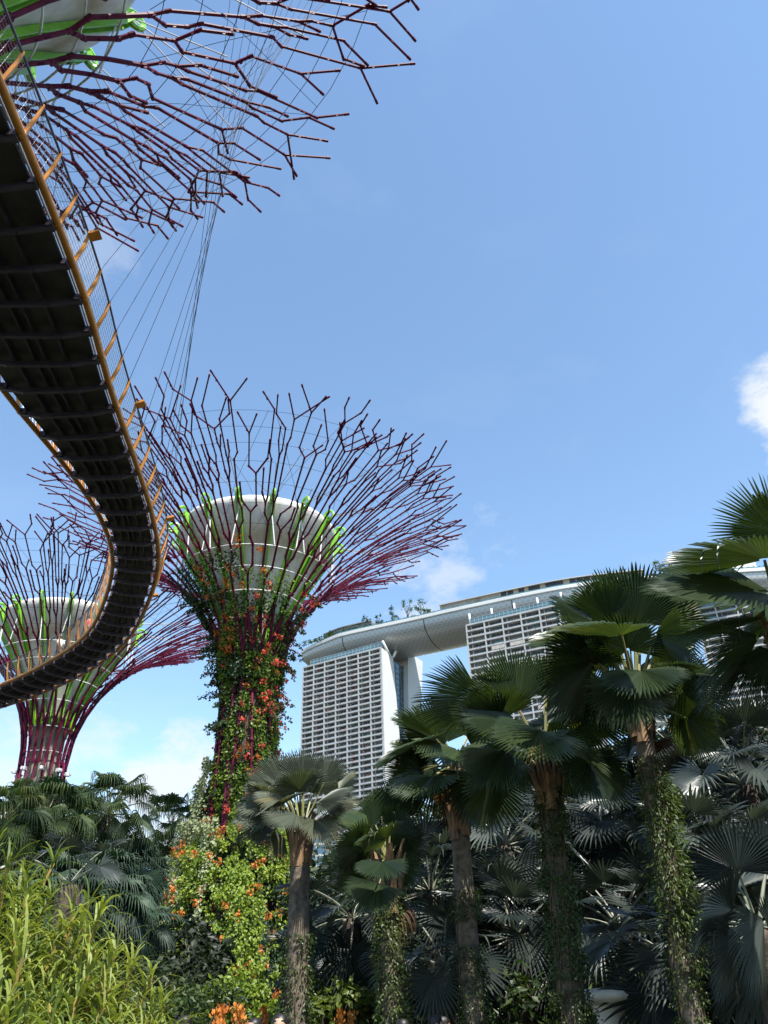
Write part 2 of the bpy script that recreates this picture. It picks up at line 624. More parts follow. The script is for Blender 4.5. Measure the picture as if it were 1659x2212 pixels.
def supertree_frame(root, seed):
    r = random.Random(seed)
    # concrete core
    c = MB()
    c.lathe([(2.0, -.2), (1.8, 6), (1.65, 14), (1.6, 24), (1.65, 28.2), (2.0, 28.25), (2.0, 28.9), (1.6, 29.0)], 28)
    c.build('core', MT['concrete'], root, True)
    # funnel of white membrane
    f = MB()

    def scallop(t, rr, z):
        return rr * (1 - .012 * (1 - abs(math.cos(8 * t))))
    f.lathe([(1.95, 28.9), (2.6, 30.6), (3.55, 32.6), (4.75, 34.6), (5.62, 36.15), (5.72, 36.15), (6.5, 37.5), (7.05, 38.5), (7.2, 38.95), (7.12, 39.25), (6.85, 39.3), (6.2, 38.4), (3, 33)], 96, fn=scallop)
    f.build('funnel', MT['white'], root, True)
    # lime ribs, paired plates with a looped head
    for k in range(16):
        t = 2 * PI * (k + .5) / 16
        m = MB()
        rad, tan = V((math.cos(t), math.sin(t), 0)), V((-math.sin(t), math.cos(t), 0))
        pr = [(2.15, 27.6), (2.35, 29.4), (3.15, 31.4), (4.2, 33.4), (5.35, 35.3), (6.35, 36.9), (7.15, 38.3), (7.5, 39.2)]
        for s in (-.17, .17):
            for i in range(len(pr) - 1):
                a = rad * pr[i][0] + V((0, 0, pr[i][1])) + tan * s * (.6 + .1 * i)
                b = rad * pr[i + 1][0] + V((0, 0, pr[i + 1][1])) + tan * s * (.7 + .1 * i)
                m.bar(a, b, .09, .30, rad)
        cc = rad * 7.55 + V((0, 0, 39.2))
        m.tube([cc + (rad * math.cos(q) + V((0, 0, 1)) * math.sin(q)) * .48 for q in [2 * PI * j / 12 for j in range(12)]], .13, 6, closed=True)
        m.build('green_rib', MT['green'], root)
    # white hoops round the flare
    for l in (1.0, 3.4, 6.0, 8.2, 10.2, 12.0):
        rr, z = prof(l)
        m = MB()
        m.tube([V(((rr - .16) * math.cos(q), (rr - .16) * math.sin(q), z)) for q in [2 * PI * j / 56 for j in range(56)]], .05, 5, closed=True)
        m.build('hoop', MT['white_rod'], root, True)
    for l in (13.6, 15.4, 17.2, 19.0, 20.6, 22.0, 23.4):
        m = MB()
        q = [2 * PI * j / 44 for j in range(44)]
        m.tube([flare(t, l, .1) for t in q], .016, 4, closed=True)
        m.build('hoop_wire', MT['wire'], root)
    # rods that tie the flare to the funnel
    for k in range(44):
        t = 2 * PI * k / 44
        m = MB()
        t0 = 2 * PI * (round(t / (2 * PI) * 16 - .5) + .5) / 16
        a = V((7.3 * math.cos(t0), 7.3 * math.sin(t0), 39.1))
        m.tube([a, flare(t, 17.5 + (k % 3) * 1.6)], .035, 5)
        if k % 2 == 0:
            b = V((6.9 * math.cos(t0), 6.9 * math.sin(t0), 38.2))
            m.tube([b, flare(t0 + .06 * (1 if k % 4 else -1), 12.0)], .05, 5)
        m.build('tie_rod', MT['white_rod'], root)
    for k in range(36):
        t = 2 * PI * k / 36
        m = MB()
        s = 1 if k % 2 else -1
        m.tube([flare(t, 13), flare(t + s * .22, 17, .3), flare(t + s * .42, 23.4, .2)], .014, 4)
        m.build('brace_wire', MT['wire'], root)
    # poles that climb the trunk on the slant
    for k in range(18):
        t = 2 * PI * k / 18
        s = 1 if k % 2 else -1
        m = MB()
        tw = s * r.uniform(.12, .55)
        pts = []
        for q, (rr, z) in enumerate(((3.9, 0), (3.3, 5), (2.85, 10), (2.5, 15), (2.28, 20), (2.22, 24.2))):
            tt = t + tw * (q / 5 - 1)
            pts.append(V((rr * math.cos(tt), rr * math.sin(tt), z)))
        m.tube(pts, .115, 7)
        for q in range(1, 5):
            d = (pts[q + 1] - pts[q]).normalized()
            m.tube([pts[q] - d * .16, pts[q] + d * .16], .15, 7)
        m.build('trunk_pole', MT['wine'], root, True)
    # ribs: two slanted legs meet, rise and fork outwards
    for k in range(NRIB):
        t = DTH * k
        m = MB()
        ln = 6.2 + r.uniform(-1.0, 1.0) + (1.0 if k % 2 else 0)
        for s in (-1, 1):
            bars(m, [(t + s * DTH * .55, -.2), (t + s * DTH * .5, ln * .45), (t, ln)], r=r)
        grow(m, t, ln, 0, r, DTH, t)
        m.build('branch', MT['wine'], root)


def supertree(name, label, loc, rot, seed):
    root = thing(name, label, 'supertree', (0, 0, 0), 'giant steel tree structures of the grove')
    supertree_frame(root, seed)
    root.location = loc
    root.rotation_euler = (0, 0, rot)
    return root


T_MID, T_LEFT, T_NEAR = V((-11.6, 63.0, 0)), V((-35.0, 80.5, 0)), V((-15.4, 12.4, 0))
st_mid = supertree('supertree', 'giant magenta steel tree with white funnel, its trunk wrapped in orange and red flowering vines', T_MID, .12, 11)
index = child_index()
st_left = copy_tree(st_mid, index)
st_left.location, st_left.rotation_euler = T_LEFT, (0, 0, .95)
st_left['label'] = 'giant magenta steel tree with bare concrete neck behind the far bend of the walkway'
st_near = copy_tree(st_mid, index)
st_near.location, st_near.rotation_euler = T_NEAR, (0, 0, 2.2)
st_near['label'] = 'giant steel tree canopy spreading overhead above the near end of the walkway'
# instruments round the neck of the bare one
for k in range(9):
    t = 2 * PI * k / 9 - .5
    m = MB()
    rd, tn = V((math.cos(t), math.sin(t), 0)), V((-math.sin(t), math.cos(t), 0))
    c = T_LEFT + rd * 2.45 + V((0, 0, 23.2))
    m.box(c, rd * .22, tn * .2, V((0, 0, .17)))
    m.bar(T_LEFT + rd * 2.0 + V((0, 0, 23.2)), c, .1, .1)
    m.tube([c + rd * .28, c + rd * .36], .15, 8)
    m.build('floodlight', MT['white_rod'], st_left)
# ------------------------------------------------------------------ aerial walkway
WZ = 22.0
wpts = [(-9.6 - 2.3, 4.0, 2.3), (-11.8, 11.2, 2.3), (-11.9, 17.6, 2.2), (-12.15, 22.5, 1.9), (-12.05, 27.5, 1.4), (-12.2, 32.0, 1.1), (-13.1, 36.6, 1.02),
        (-15.6, 42.4, 1.05), (-18.0, 46.3, 1.1), (-21.6, 50.2, 1.25), (-26.2, 53.9, 1.25), (-31.5, 57.2, 1.25), (-38.0, 60.4, 1.25), (-46, 63.2, 1.25)]
wl = crom([V(p) for p in wpts], 24)                       # x, y, half-width
# resample evenly
STEP = 1.42
path = [wl[0]]
acc = 0
for i in range(1, len(wl)):
    a, b = wl[i - 1], wl[i]
    d = math.hypot(b.x - a.x, b.y - a.y)
    while acc + d >= STEP:
        t = (STEP - acc) / d
        a = a + (b - a) * t
        path.append(a.copy())
        d = math.hypot(b.x - a.x, b.y - a.y)
        acc = 0
    acc += d
NW = len(path)
ctr = [V((p.x, p.y, WZ)) for p in path]
tng = [(ctr[min(i + 1, NW - 1)] - ctr[max(i - 1, 0)]).normalized() for i in range(NW)]
rgt = [V((t.y, -t.x, 0)) for t in tng]                      # right of the direction of travel
hw = [p.z for p in path]
walk = thing('aerial_walkway', 'curved amber railed walkway with dark underside hung between the giant steel trees', 'walkway', (ctr[0].x, ctr[0].y, WZ))
d = MB()
for i in range(NW - 1):
    w0, w1 = hw[i] - .16, hw[i + 1] - .16
    a, b = ctr[i] - rgt[i] * w0, ctr[i] + rgt[i] * w0
    c, e = ctr[i + 1] + rgt[i + 1] * w1, ctr[i + 1] - rgt[i + 1] * w1
    up = V((0, 0, .10))
    d.add([a, b, c, e, a + up, b + up, c + up, e + up], [(0, 1, 2, 3), (7, 6, 5, 4), (0, 3, 7, 4), (1, 5, 6, 2)])
d.build('deck', MT['deck'], walk)
for off, w in ((-.55, .06), (-.12, .05), (.12, .05), (.55, .06)):
    m = MB()
    for i in range(NW - 1):
        o0, o1 = off * (hw[i] / 1.25), off * (hw[i + 1] / 1.25)
        m.bar(ctr[i] + rgt[i] * o0 - V((0, 0, .09)), ctr[i + 1] + rgt[i + 1] * o1 - V((0, 0, .09)), w, .17)
    m.build('stringer', MT['beam'], walk)
for i in range(NW):
    m = MB()
    w = hw[i]
    P = [ctr[i] - rgt[i] * (w + .02) - V((0, 0, .10)), ctr[i] - rgt[i] * (w * .55) - V((0, 0, .30)), ctr[i] + rgt[i] * (w * .55) - V((0, 0, .30)), ctr[i] + rgt[i] * (w + .02) - V((0, 0, .10))]
    for a, b in zip(P, P[1:]):
        m.bar(a, b, .13, .20)
    for s in (-1, 1):                                   # clamp blocks where the beam meets the tube
        m.box(ctr[i] + rgt[i] * s * (w - .08) - V((0, 0, .08)), rgt[i] * .12, tng[i] * .14, V((0, 0, .12)))
    m.build('cross_beam', MT['beam'], walk)
for s in (-1, 1):
    m = MB()
    m.tube([ctr[i] + rgt[i] * s * (hw[i] + .12) + V((0, 0, .0)) for i in range(NW)], .118, 10)
    for i in range(0, NW, 2):
        m.tube([ctr[i] + rgt[i] * s * (hw[i] + .12) - tng[i] * .06, ctr[i] + rgt[i] * s * (hw[i] + .12) + tng[i] * .06], .135, 10)
    m.build('edge_tube', MT['amber'], walk, True)
    m = MB()
    m.tube([ctr[i] + rgt[i] * s * (hw[i] - .12) + V((0, 0, .16)) for i in range(NW)], .05, 5)
    m.build('kick_rail', MT['white_rod'], walk)
    m = MB()
    top = [ctr[i] + rgt[i] * s * (hw[i] + .42) + V((0, 0, 1.32)) for i in range(NW)]
    m.tube(top, .04, 6)
    m.build('handrail', MT['beam'], walk, True)
    m = MB()
    for k in range(1, 9):
        f = k / 9
        m.tube([ctr[i] + rgt[i] * s * (hw[i] + .14 + .27 * f) + V((0, 0, .1 + 1.2 * f)) for i in range(NW)], .007, 3, caps=False)
    for i in range(NW - 1):
        for k in range(6):
            f = k / 6
            c0, r0, h0 = ctr[i].lerp(ctr[i + 1], f), rgt[i].lerp(rgt[i + 1], f), hw[i] + (hw[i + 1] - hw[i]) * f
            m.tube([c0 + r0 * s * (h0 + .14) + V((0, 0, .1)), c0 + r0 * s * (h0 + .41) + V((0, 0, 1.3))], .006, 3, caps=False)
    m.build('railing_mesh', MT['wire_pale'], walk)
    for i in range(NW):
        m = MB()
        a = ctr[i] + rgt[i] * s * (hw[i] + .16) + V((0, 0, .02))
        k1 = ctr[i] + rgt[i] * s * (hw[i] + .36) + V((0, 0, .75))
        k2 = ctr[i] + rgt[i] * s * (hw[i] + .43) + V((0, 0, 1.36))
        m.bar(a, k1, .05, .14, tng[i].cross(V((0, 0, 1))))
        m.bar(k1, k2, .05, .10, tng[i].cross(V((0, 0, 1))))
        m.build('railing_post', MT['amber'], walk)
    for i in range(3, NW, 6):
        if s < 0:
            continue
        m = MB()
        c = ctr[i] + rgt[i] * s * (hw[i] + .62) + V((0, 0, 1.28))
        m.box(c, rgt[i] * .17 + V((0, 0, .06)), tng[i] * .17, V((0, 0, .05)) - rgt[i] * .02)
        m.bar(c, ctr[i] + rgt[i] * s * (hw[i] + .42) + V((0, 0, 1.32)), .06, .06)
        m.build('lamp_box', MT['amber'], walk)
# stay cables up to the canopy overhead
for k in range(14):
    i = 8 + int(k * 1.15)
    a = ctr[i] + rgt[i] * (hw[i] + .42) + V((0, 0, 1.32))
    m = MB()
    b = atz(790 - 22 * k, -60, 50)
    m.tube([a, b], .0125, 4)
    m.build('stay_cable', MT['wire'], walk)
# ------------------------------------------------------------------ the three towers and the sky park on top
def plane_hit(x, y, p0, n):
    d = ray(x, y)
    return CAM + d * ((p0 - CAM).dot(n) / d.dot(n))


def hdir(a, b):
    v = b - a
    v.z = 0
    return v.normalized()


HOT = 'towers of the hotel under the sky park'


def facade(root, TL, u, n, length, ztop, nb, fh, nvis, pfx, drapes=False, ground_drop=0):
    """balcony grid: u along, n outwards; slabs, fins, glazing, plants as parts of root"""
    r = random.Random(pfx)
    zb = ztop - nvis * fh
    up = V((0, 0, 1))
    base = V((TL.x, TL.y, 0))
    inn = -n
    bw = length / nb
    wall = MB()
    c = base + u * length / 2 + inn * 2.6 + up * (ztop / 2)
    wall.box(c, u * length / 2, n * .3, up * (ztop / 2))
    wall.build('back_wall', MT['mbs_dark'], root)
    for k in range(nvis + 1):
        z = ztop - k * fh
        m = MB()
        m.box(base + u * length / 2 + inn * 1.15 + up * (z - .18), u * (length / 2), n * 1.12, up * .18)
        m.box(base + u * length / 2 + n * .05 + up * (z + .24), u * (length / 2 + .05), n * .16, up * .44)
        m.build('balcony_slab', MT['mbs_slab'], root)
    for b in range(nb + 1):
        m = MB()
        m.box(base + u * (b * bw) + inn * .92 + up * ((ztop + zb) / 2), u * .34, n * 1.16, up * ((ztop - zb) / 2))
        m.build('fin_wall', MT['mbs_slab'], root)
    # lower part of the tower, hidden behind the palms
    m = MB()
    m.box(base + u * length / 2 + inn * 1.2 + up * (zb / 2), u * length / 2, n * 1.2, up * (zb / 2 - .1))
    m.build('lower_front', MT['mbs_slab'], root)
    bays = []
    for k in range(nvis):
        for b in range(nb):
            bays.append((k, b))
    bays.sort(key=lambda q: (q[0] - q[1] * .2))
    stuff, plants = MB(), MB()
    frames = MB()
    for j, (k, b) in enumerate(bays):
        z = ztop - (k + 1) * fh
        p = base + u * ((b + .62) * bw) + inn * 2.22 + up * (z + fh * .45)
        rail = p + n * 2.1 + up * (-.1)
        m = MB() if j < 100 else stuff
        m.box(p, u * (bw * .34), n * .06, up * (fh * .40), r.choice((0, 0, 0, 3, 4)))
        m.box(base + u * ((b + .24) * bw) + inn * 1.3 + up * (z + fh * .45), u * .12, n * .9, up * (fh * .44), 2)
        if drapes and r.random() < .13:
            m.box(p + n * 2.3 + up * .45, u * (bw * .34), n * .05, up * 1.0, 1)
        for q in (-.30, -.08, .10, .28):
            m.box(p + u * (bw * q) + n * .09, u * .05, n * .04, up * (fh * .40), 2)
        if j < 100:
            m.build('balcony_window', [MT['mbs_glass'], MT['drape'], MT['mbs_slab'], MT['teal_glass'], MT['mbs_dark']], root)
        if r.random() < .75:
            pp = base + u * ((b + r.uniform(.1, .4)) * bw) + inn * .3 + up * (z + 1.0)
            for t in range(14):
                a = pp + u * r.uniform(0, bw * .5) + n * r.uniform(.1, .5) + up * r.uniform(-.35, .25)
                leaf_quad(plants, a, rvec(r), rvec(r), .6, .5, 0 if r.random() < .85 else 1)
    stuff.build('balcony_window', [MT['mbs_glass'], MT['drape'], MT['mbs_slab'], MT['teal_glass'], MT['mbs_dark']], root, kind='stuff')
    plants.build('balcony_plants', [MT['shrub'], MT['red']], root, kind='stuff')


def prism(mb, poly, ext):
    """poly (points) pushed along ext"""
    n = len(poly)
    vs = list(poly) + [p + ext for p in poly]
    mb.add(vs, [tuple(range(n)), tuple(range(2 * n - 1, n - 1, -1))] + [(i, i + n, (i + 1) % n + n, (i + 1) % n) for i in range(n)])


def glass_band(root, base, u, n, length, z0, z1):
    m = MB()
    up = V((0, 0, 1))
    m.box(base + u * length / 2 - n * 2.0 + up * ((z0 + z1) / 2), u * (length / 2), n * .2, up * ((z1 - z0) / 2))
    k = int(length / 2.4)
    for i in range(k + 1):
        m.box(base + u * (length * i / k) - n * 1.75 + up * ((z0 + z1) / 2), u * .07, n * .08, up * ((z1 - z0) / 2), 1)
    for z in (z0 + .1, (z0 + z1) / 2, z1 - .1):
        m.box(base + u * length / 2 - n * 1.7 + up * z, u * length / 2, n * .05, up * .07, 1)
    m.build('glass_band', [MT['teal_glass'], MT['mbs_slab']], root)


# third tower (left in the picture)
ZT = 182.0
A, B = atz(655, 1443, ZT), atz(825, 1399, ZT)
uu = hdir(A, B)
nn = V((uu.y, -uu.x, 0))                                      # outwards, to the viewer
L3 = (B - A).length
tw = thing('hotel_tower', 'pale high rise hotel block with gridded balconies and white slanting end wall', 'tower', (A.x, A.y, 0), HOT)
facade(tw, A, uu, nn, L3 - .6, ZT, 7, 3.1, 27, 3)
e_n = uu                                                      # the end plane faces along uu
E0 = B.copy()
w1 = [plane_hit(825, 1399, E0, e_n), plane_hit(849, 1419, E0, e_n), plane_hit(864, 1600, E0, e_n), plane_hit(846, 1672, E0, e_n)]


def down(p, q, z):
    t = (z - p.z) / (q.z - p.z)
    return p + (q - p) * t


poly = [w1[0], w1[1], down(w1[1], w1[2], 95), down(w1[1], w1[2], 95) * 1.0, down(w1[0], w1[3], 95)]
poly = [w1[0], w1[1], down(w1[1], w1[2], 95), V((down(w1[1], w1[2], 95).x, down(w1[1], w1[2], 95).y, 0)), V((B.x, B.y, 0))]
m = MB()
prism(m, poly, -uu * 1.6)
m.build('end_wall', MT['mbs_white'], tw)
m = MB()                                                      # body behind the balconies
bd = hdir(w1[0], w1[1])
dpt = (w1[1] - w1[0]).dot(bd)
cc = V((A.x, A.y, 0)) + uu * (L3 / 2 - 1) + bd * (dpt / 2 + 1.6)
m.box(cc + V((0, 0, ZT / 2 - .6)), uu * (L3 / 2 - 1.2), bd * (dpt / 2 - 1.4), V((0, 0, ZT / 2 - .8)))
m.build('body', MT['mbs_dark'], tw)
glass_band(tw, V((A.x, A.y, 0)) + uu * 4, uu, nn, L3 - 5, ZT + .9, ZT + 4.6)
# second slab and the glazed gap between them
E1 = E0 - uu * 1.0
w2 = [plane_hit(881, 1407, E1, e_n), plane_hit(913, 1429, E1, e_n), plane_hit(910, 1540, E1, e_n), plane_hit(883, 1592, E1, e_n)]
poly2 = [w2[0], w2[1], down(w2[1], w2[2], 60), V((down(w2[1], w2[2], 60).x, down(w2[1], w2[2], 60).y, 0)), V((w2[3].x, w2[3].y, 0)), w2[3]]
m = MB()
prism(m, poly2, -uu * (L3 - 3))
m.build('rear_slab', MT['mbs_white'], tw)
gl = MB()
E2 = E0 - uu * 4.5
g0, g1 = plane_hit(846, 1415, E2, e_n), plane_hit(885, 1407, E2, e_n)
gd = hdir(g0, g1)
gw = (g1 - g0).dot(gd) + 5
gc = V((g0.x, g0.y, 0)) + gd * (gw / 2 - 2.5)
gl.box(gc + V((0, 0, 91)), gd * (gw / 2), uu * .4, V((0, 0, 91)))
for i in range(6):
    gl.box(gc + gd * (gw * (i / 5 - .5)) + uu * .5 + V((0, 0, 91)), gd * .14, uu * .12, V((0, 0, 91)), 1)
for i in range(40):
    gl.box(gc + uu * .5 + V((0, 0, 182 - i * 3.3 - .5)), gd * (gw / 2), uu * .10, V((0, 0, .13)), 1)
gl.build('glass_atrium', [MT['blue_glass'], MT['mbs_dark']], tw)
m = MB()                                                      # forked struts up to the sky park
for (x0, y0, x1, y1) in ((843, 1418, 826, 1385), (850, 1419, 862, 1392)):
    a = plane_hit(x0, y0, E0, e_n)
    b = plane_hit(x1, y1, E0 - uu * .5, e_n)
    m.tube([a, b], .75, 10)
m.tube([plane_hit(868, 1408, E1, e_n), plane_hit(864, 1398, E1, e_n)], .6, 10)
m.build('strut', MT['white_rod'], tw, True)

# second tower (middle) and first tower (right)
A2 = atz(1007, 1352, ZT)
B2 = atz(1250, 1297, ZT)
u2 = hdir(A2, B2)
n2 = V((u2.y, -u2.x, 0))
tw2 = thing('hotel_tower', 'high rise hotel block with banded balconies rising behind the tallest fan palm', 'tower', (A2.x, A2.y, 0), HOT)
facade(tw2, A2, u2, n2, 62, ZT, 6, 3.6, 25, 4, True)
glass_band(tw2, V((A2.x, A2.y, 0)) + u2 * 2, u2, n2, 58, ZT + .9, ZT + 4.6)
m = MB()
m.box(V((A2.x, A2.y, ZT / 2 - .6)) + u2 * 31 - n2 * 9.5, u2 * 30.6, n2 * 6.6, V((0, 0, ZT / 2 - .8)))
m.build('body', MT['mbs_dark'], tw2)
m = MB()
for i in range(5):
    p = V((A2.x, A2.y, 0)) + u2 * (1.5 + i * 13) - n2 * 2.6
    m.tube([p + V((0, 0, ZT + .9)), p + V((0, 0, ZT + 8))], .55, 8)
m.build('strut', MT['white_rod'], tw2, True)
A3 = atz(1500, 1318, ZT)
u3 = hdir(atz(1500, 1318, ZT), atz(1655, 1290, ZT))
n3 = V((u3.y, -u3.x, 0))
tw3 = thing('hotel_tower', 'high rise hotel block half hidden behind the palm at the right edge', 'tower', (A3.x, A3.y, 0), HOT)
facade(tw3, A3, u3, n3, 62, ZT, 6, 3.6, 28, 5)
glass_band(tw3, V((A3.x, A3.y, 0)) + u3 * 2, u3, n3, 58, ZT + .9, ZT + 4.6)
m = MB()
m.box(V((A3.x, A3.y, ZT / 2 - .6)) + u3 * 31 - n3 * 9.5, u3 * 30.6, n3 * 6.6, V((0, 0, ZT / 2 - .8)))
m.build('body', MT['mbs_dark'], tw3)

# sky park
ZR = 197.0
rim_px = [(638, 1402), (700, 1383), (741, 1371), (813, 1355), (905, 1335), (973, 1319.5), (1087, 1295), (1160, 1280), (1239, 1266), (1340, 1254), (1451, 1244), (1560, 1236), (1680, 1229)]
rim = [atz(x, y, ZR) for x, y in rim_px]
rim = crom(rim, 6)
WID = 37.0
NP = len(rim)
ptan = [hdir(rim[max(i - 1, 0)], rim[min(i + 1, NP - 1)]) for i in range(NP)]
pin = [V((-t.y, t.x, 0)) for t in ptan]                        # away from the viewer
length = [0.0]
for i in range(1, NP):
    length.append(length[-1] + (rim[i] - rim[i - 1]).length)
park = thing('sky_park', 'long boat shaped roof terrace with triangular panelled grey hull resting across the hotel towers', 'roof terrace', (rim[0].x, rim[0].y, ZR - 13))
h = MB()
h.uv = []
NS = 25
for i in range(NP):
    taper = min(1.0, (length[i] / 34.0)) ** .5 if length[i] < 34 else 1.0
    taper = max(taper, .22)
    for j in range(NS):
        a = PI * j / (NS - 1)
        w = (1 - math.cos(a)) / 2                               # 0 near rim .. 1 far rim
        dz = math.sin(a) ** .72 * 10.6 * (.45 + .55 * taper)
        inset = (1 - taper) * 8
        lat = inset + (WID - 2 * inset) * w
        p = rim[i] + pin[i] * lat
        h.v.append((p.x, p.y, ZR - 1.2 - dz))
        h.uv.append((length[i] / 3.1, j * 1.0))
fs = []
for i in range(NP - 1):
    for j in range(NS - 1):
        fs.append((i * NS + j, (i + 1) * NS + j, (i + 1) * NS + j + 1, i * NS + j + 1))
fs.append(tuple(range(NS)))
h.f = fs
h.m = [0] * len(fs)
h.build('hull', MT['hull'], park, True)


def strip(mb, off0, off1, z0, z1, i0=0, i1=NP, mi=0):
    """a ribbon with thickness along the rim"""
    for i in range(i0, min(i1, NP - 1)):
        i_ = i + 1
        tp = [max(min(1.0, length[q] / 34.0) ** .5, .22) for q in (i, i_)]
        ins = [(1 - t) * 8 for t in tp]
        P = []
        for q, k in ((i, ins[0]), (i_, ins[1])):
            for o in (off0, off1):
                for z in (z0, z1):
                    P.append(V((rim[q].x, rim[q].y, z)) + pin[q] * (o + k))
        a, b, c, d_, e, f, g_, h_ = P
        mb.add(P, [(0, 4, 5, 1), (1, 5, 7, 3), (3, 7, 6, 2), (2, 6, 4, 0), (0, 1, 3, 2), (4, 6, 7, 5)], mi)


m = MB()
strip(m, -.6, 36, ZR - 1.25, ZR - .2)
m.build('deck', MT['mbs_white'], park)
m = MB()
strip(m, -.9, -.3, ZR - .9, ZR + .5)
strip(m, -.2, .2, ZR + .9, ZR + 1.3)
m.build('rim_band', MT['mbs_white'], park)
m = MB()
strip(m, .3, .45, ZR + 1.3, ZR + 2.2, 4)
m.build('glass_balustrade', MT['teal_glass'], park)


def on_rim(s, off, z):
    i = min(range(NP), key=lambda q: abs(length[q] - s))
    return V((rim[i].x, rim[i].y, z)) + pin[i] * off, ptan[i], pin[i]


def idx(x):
    return min(range(NP), key=lambda q: abs(rim[q].x - x))


def near_px(x, y):
    p = atz(x, y, ZR + 2)
    return min(range(NP), key=lambda q: (V((rim[q].x, rim[q].y, 0)) - V((p.x, p.y, 0))).length)


# long terrace building with dark openings
i0, i1 = near_px(940, 1310), near_px(1400, 1234)
m = MB()
strip(m, 2.6, 14, ZR - .2, ZR + 5.6, i0, i1, 0)
strip(m, 1.2, 15, ZR + 5.6, ZR + 6.1, i0, i1, 1)
sA, sB = length[i0], length[i1]
k = int((sB - sA) / 4.6)
for q in range(k):
    p, t, w = on_rim(sA + (q + .5) * (sB - sA) / k, 2.55, ZR + 4.1)
    if q < k * .28:
        for o in (-1.6, -.5, .6, 1.7):
            m.box(p + t * o - w * .1, t * .16, w * .14, V((0, 0, 2.2)), 1)
    else:
        m.box(p, t * 1.65, w * .1, V((0, 0, 1.5)), 2)
        m.box(p + V((0, 0, -1.7)) - w * .5, t * 1.5, w * .4, V((0, 0, .5)), 3)
m.build('terrace_building', [MT['beige'], MT['mbs_slab'], MT['dark'], MT['shrub']], park)
m = MB()
i2, i3 = near_px(690, 1376), near_px(800, 1348)
strip(m, 2, 9, ZR - .2, ZR + 5.6, i2, i3, 0)
strip(m, 1.2, 10, ZR + 5.6, ZR + 6.2, i2, i3, 0)
m.build('pavilion', [MT['mbs_dark'], MT['mbs_white'], MT['dark']], park)
m = MB()
i4, i5 = near_px(1500, 1225), near_px(1580, 1220)
strip(m, 2, 12, ZR - .2, ZR + 7.0, i4, i5, 2)
m.build('pavilion', [MT['mbs_dark'], MT['mbs_white'], MT['dark']], park)
m = MB()
i6, i7 = near_px(1585, 1220), near_px(1640, 1218)
strip(m, 6, 14, ZR - .2, ZR + 10.5, i6, i7, 1)
m.build('pavilion', [MT['mbs_dark'], MT['mbs_white'], MT['dark']], park)
hb = MB()
r = random.Random(4)
for q in range(3600):
    s = r.uniform(3, length[-1])
    if sA - 3 < s < sB:
        continue
    p, t, w = on_rim(s, r.uniform(.6, 3), ZR + 1.4)
    hgt = 1.2 + 1.4 * mnoise.noise(V((s * .12, 3, 0))) + (1.4 if s < length[i3] else 0)
    leaf_quad(hb, p + V((0, 0, r.uniform(0, max(.3, hgt)))) + t * r.uniform(-1.5, 1.5), rvec(r), rvec(r), 1.0, .8)
hb.build('hedge', MT['shrub'], park)


def roof_tree(x, y, hgt, wd, label, seed):
    i = near_px(x, y + 24)
    b = V((rim[i].x, rim[i].y, ZR)) + pin[i] * 3.5
    hgt = hgt * 1.0 + 2
    dpx = ray(x, y + 18)
    # slide along the rim to the picture column
    t = thing('terrace_tree', label, 'tree', b, 'small trees on the sky park')
    r = random.Random(seed)
    m = MB()
    m.tube([b, b + V((.1, 0, hgt * .5)), b + V((.2, 0, hgt * .8))], [.28, .2, .1], 6)
    cr = MB()
    cl = []
    for q in range(9):
        a = r.uniform(0, 2 * PI)
        hh = r.uniform(.45, .98)
        e = b + V((math.cos(a) * wd * .5 * r.uniform(.4, 1) * (1.25 - hh * .6), math.sin(a) * wd * .5 * (1.25 - hh * .6), hgt * hh))
        m.tube([b + V((.1, 0, hgt * .4 * hh + .5)), e], [.12, .05], 5)
        cl.append(e)
    for e in cl:
        for q in range(26):
            leaf_quad(cr, e + rvec(r) * r.uniform(0, .22 * wd), rvec(r), rvec(r), .8, .6)
    m.build('trunk', MT['bark_dark'], t)
    cr.build('crown', MT['vine_dark'], t)
    return t


rts = [(768, 1332, 5, 4, 'small round tree at the left end of the sky park, beside the hedge'), (792, 1330, 9, 6, 'thin airy tree on the sky park, left of the pair above the gap'),
       (818, 1329, 7, 5, 'low tree on the sky park between two taller airy trees'), (842, 1322, 10, 6, 'airy upright tree on the sky park, just left of the gap in the roof trees'),
       (872, 1310, 13, 9, 'tallest airy tree on the sky park'), (908, 1309, 11, 9, 'dense dark tree on the sky park next to the terrace building'),
       (926, 1312, 5, 5, 'bush like tree against the terrace building end'), (1424, 1219, 9, 8, 'dark tree rising on the sky park behind the tallest fan palm'),
       (1448, 1222, 8, 6, 'yellowish tree on the sky park, left one of three near the right'), (1464, 1221, 9, 8, 'round green tree on the sky park, middle of three near the right'),
       (1496, 1222, 6, 5, 'smallest round tree on the sky park, left of the dark pavilion'), (722, 1358, 4.5, 4, 'little tree over the hedge at the tip of the sky park')]
for k, (x, y, hh, ww, lb) in enumerate(rts):
    roof_tree(x, y, hh, ww, lb, 50 + k)
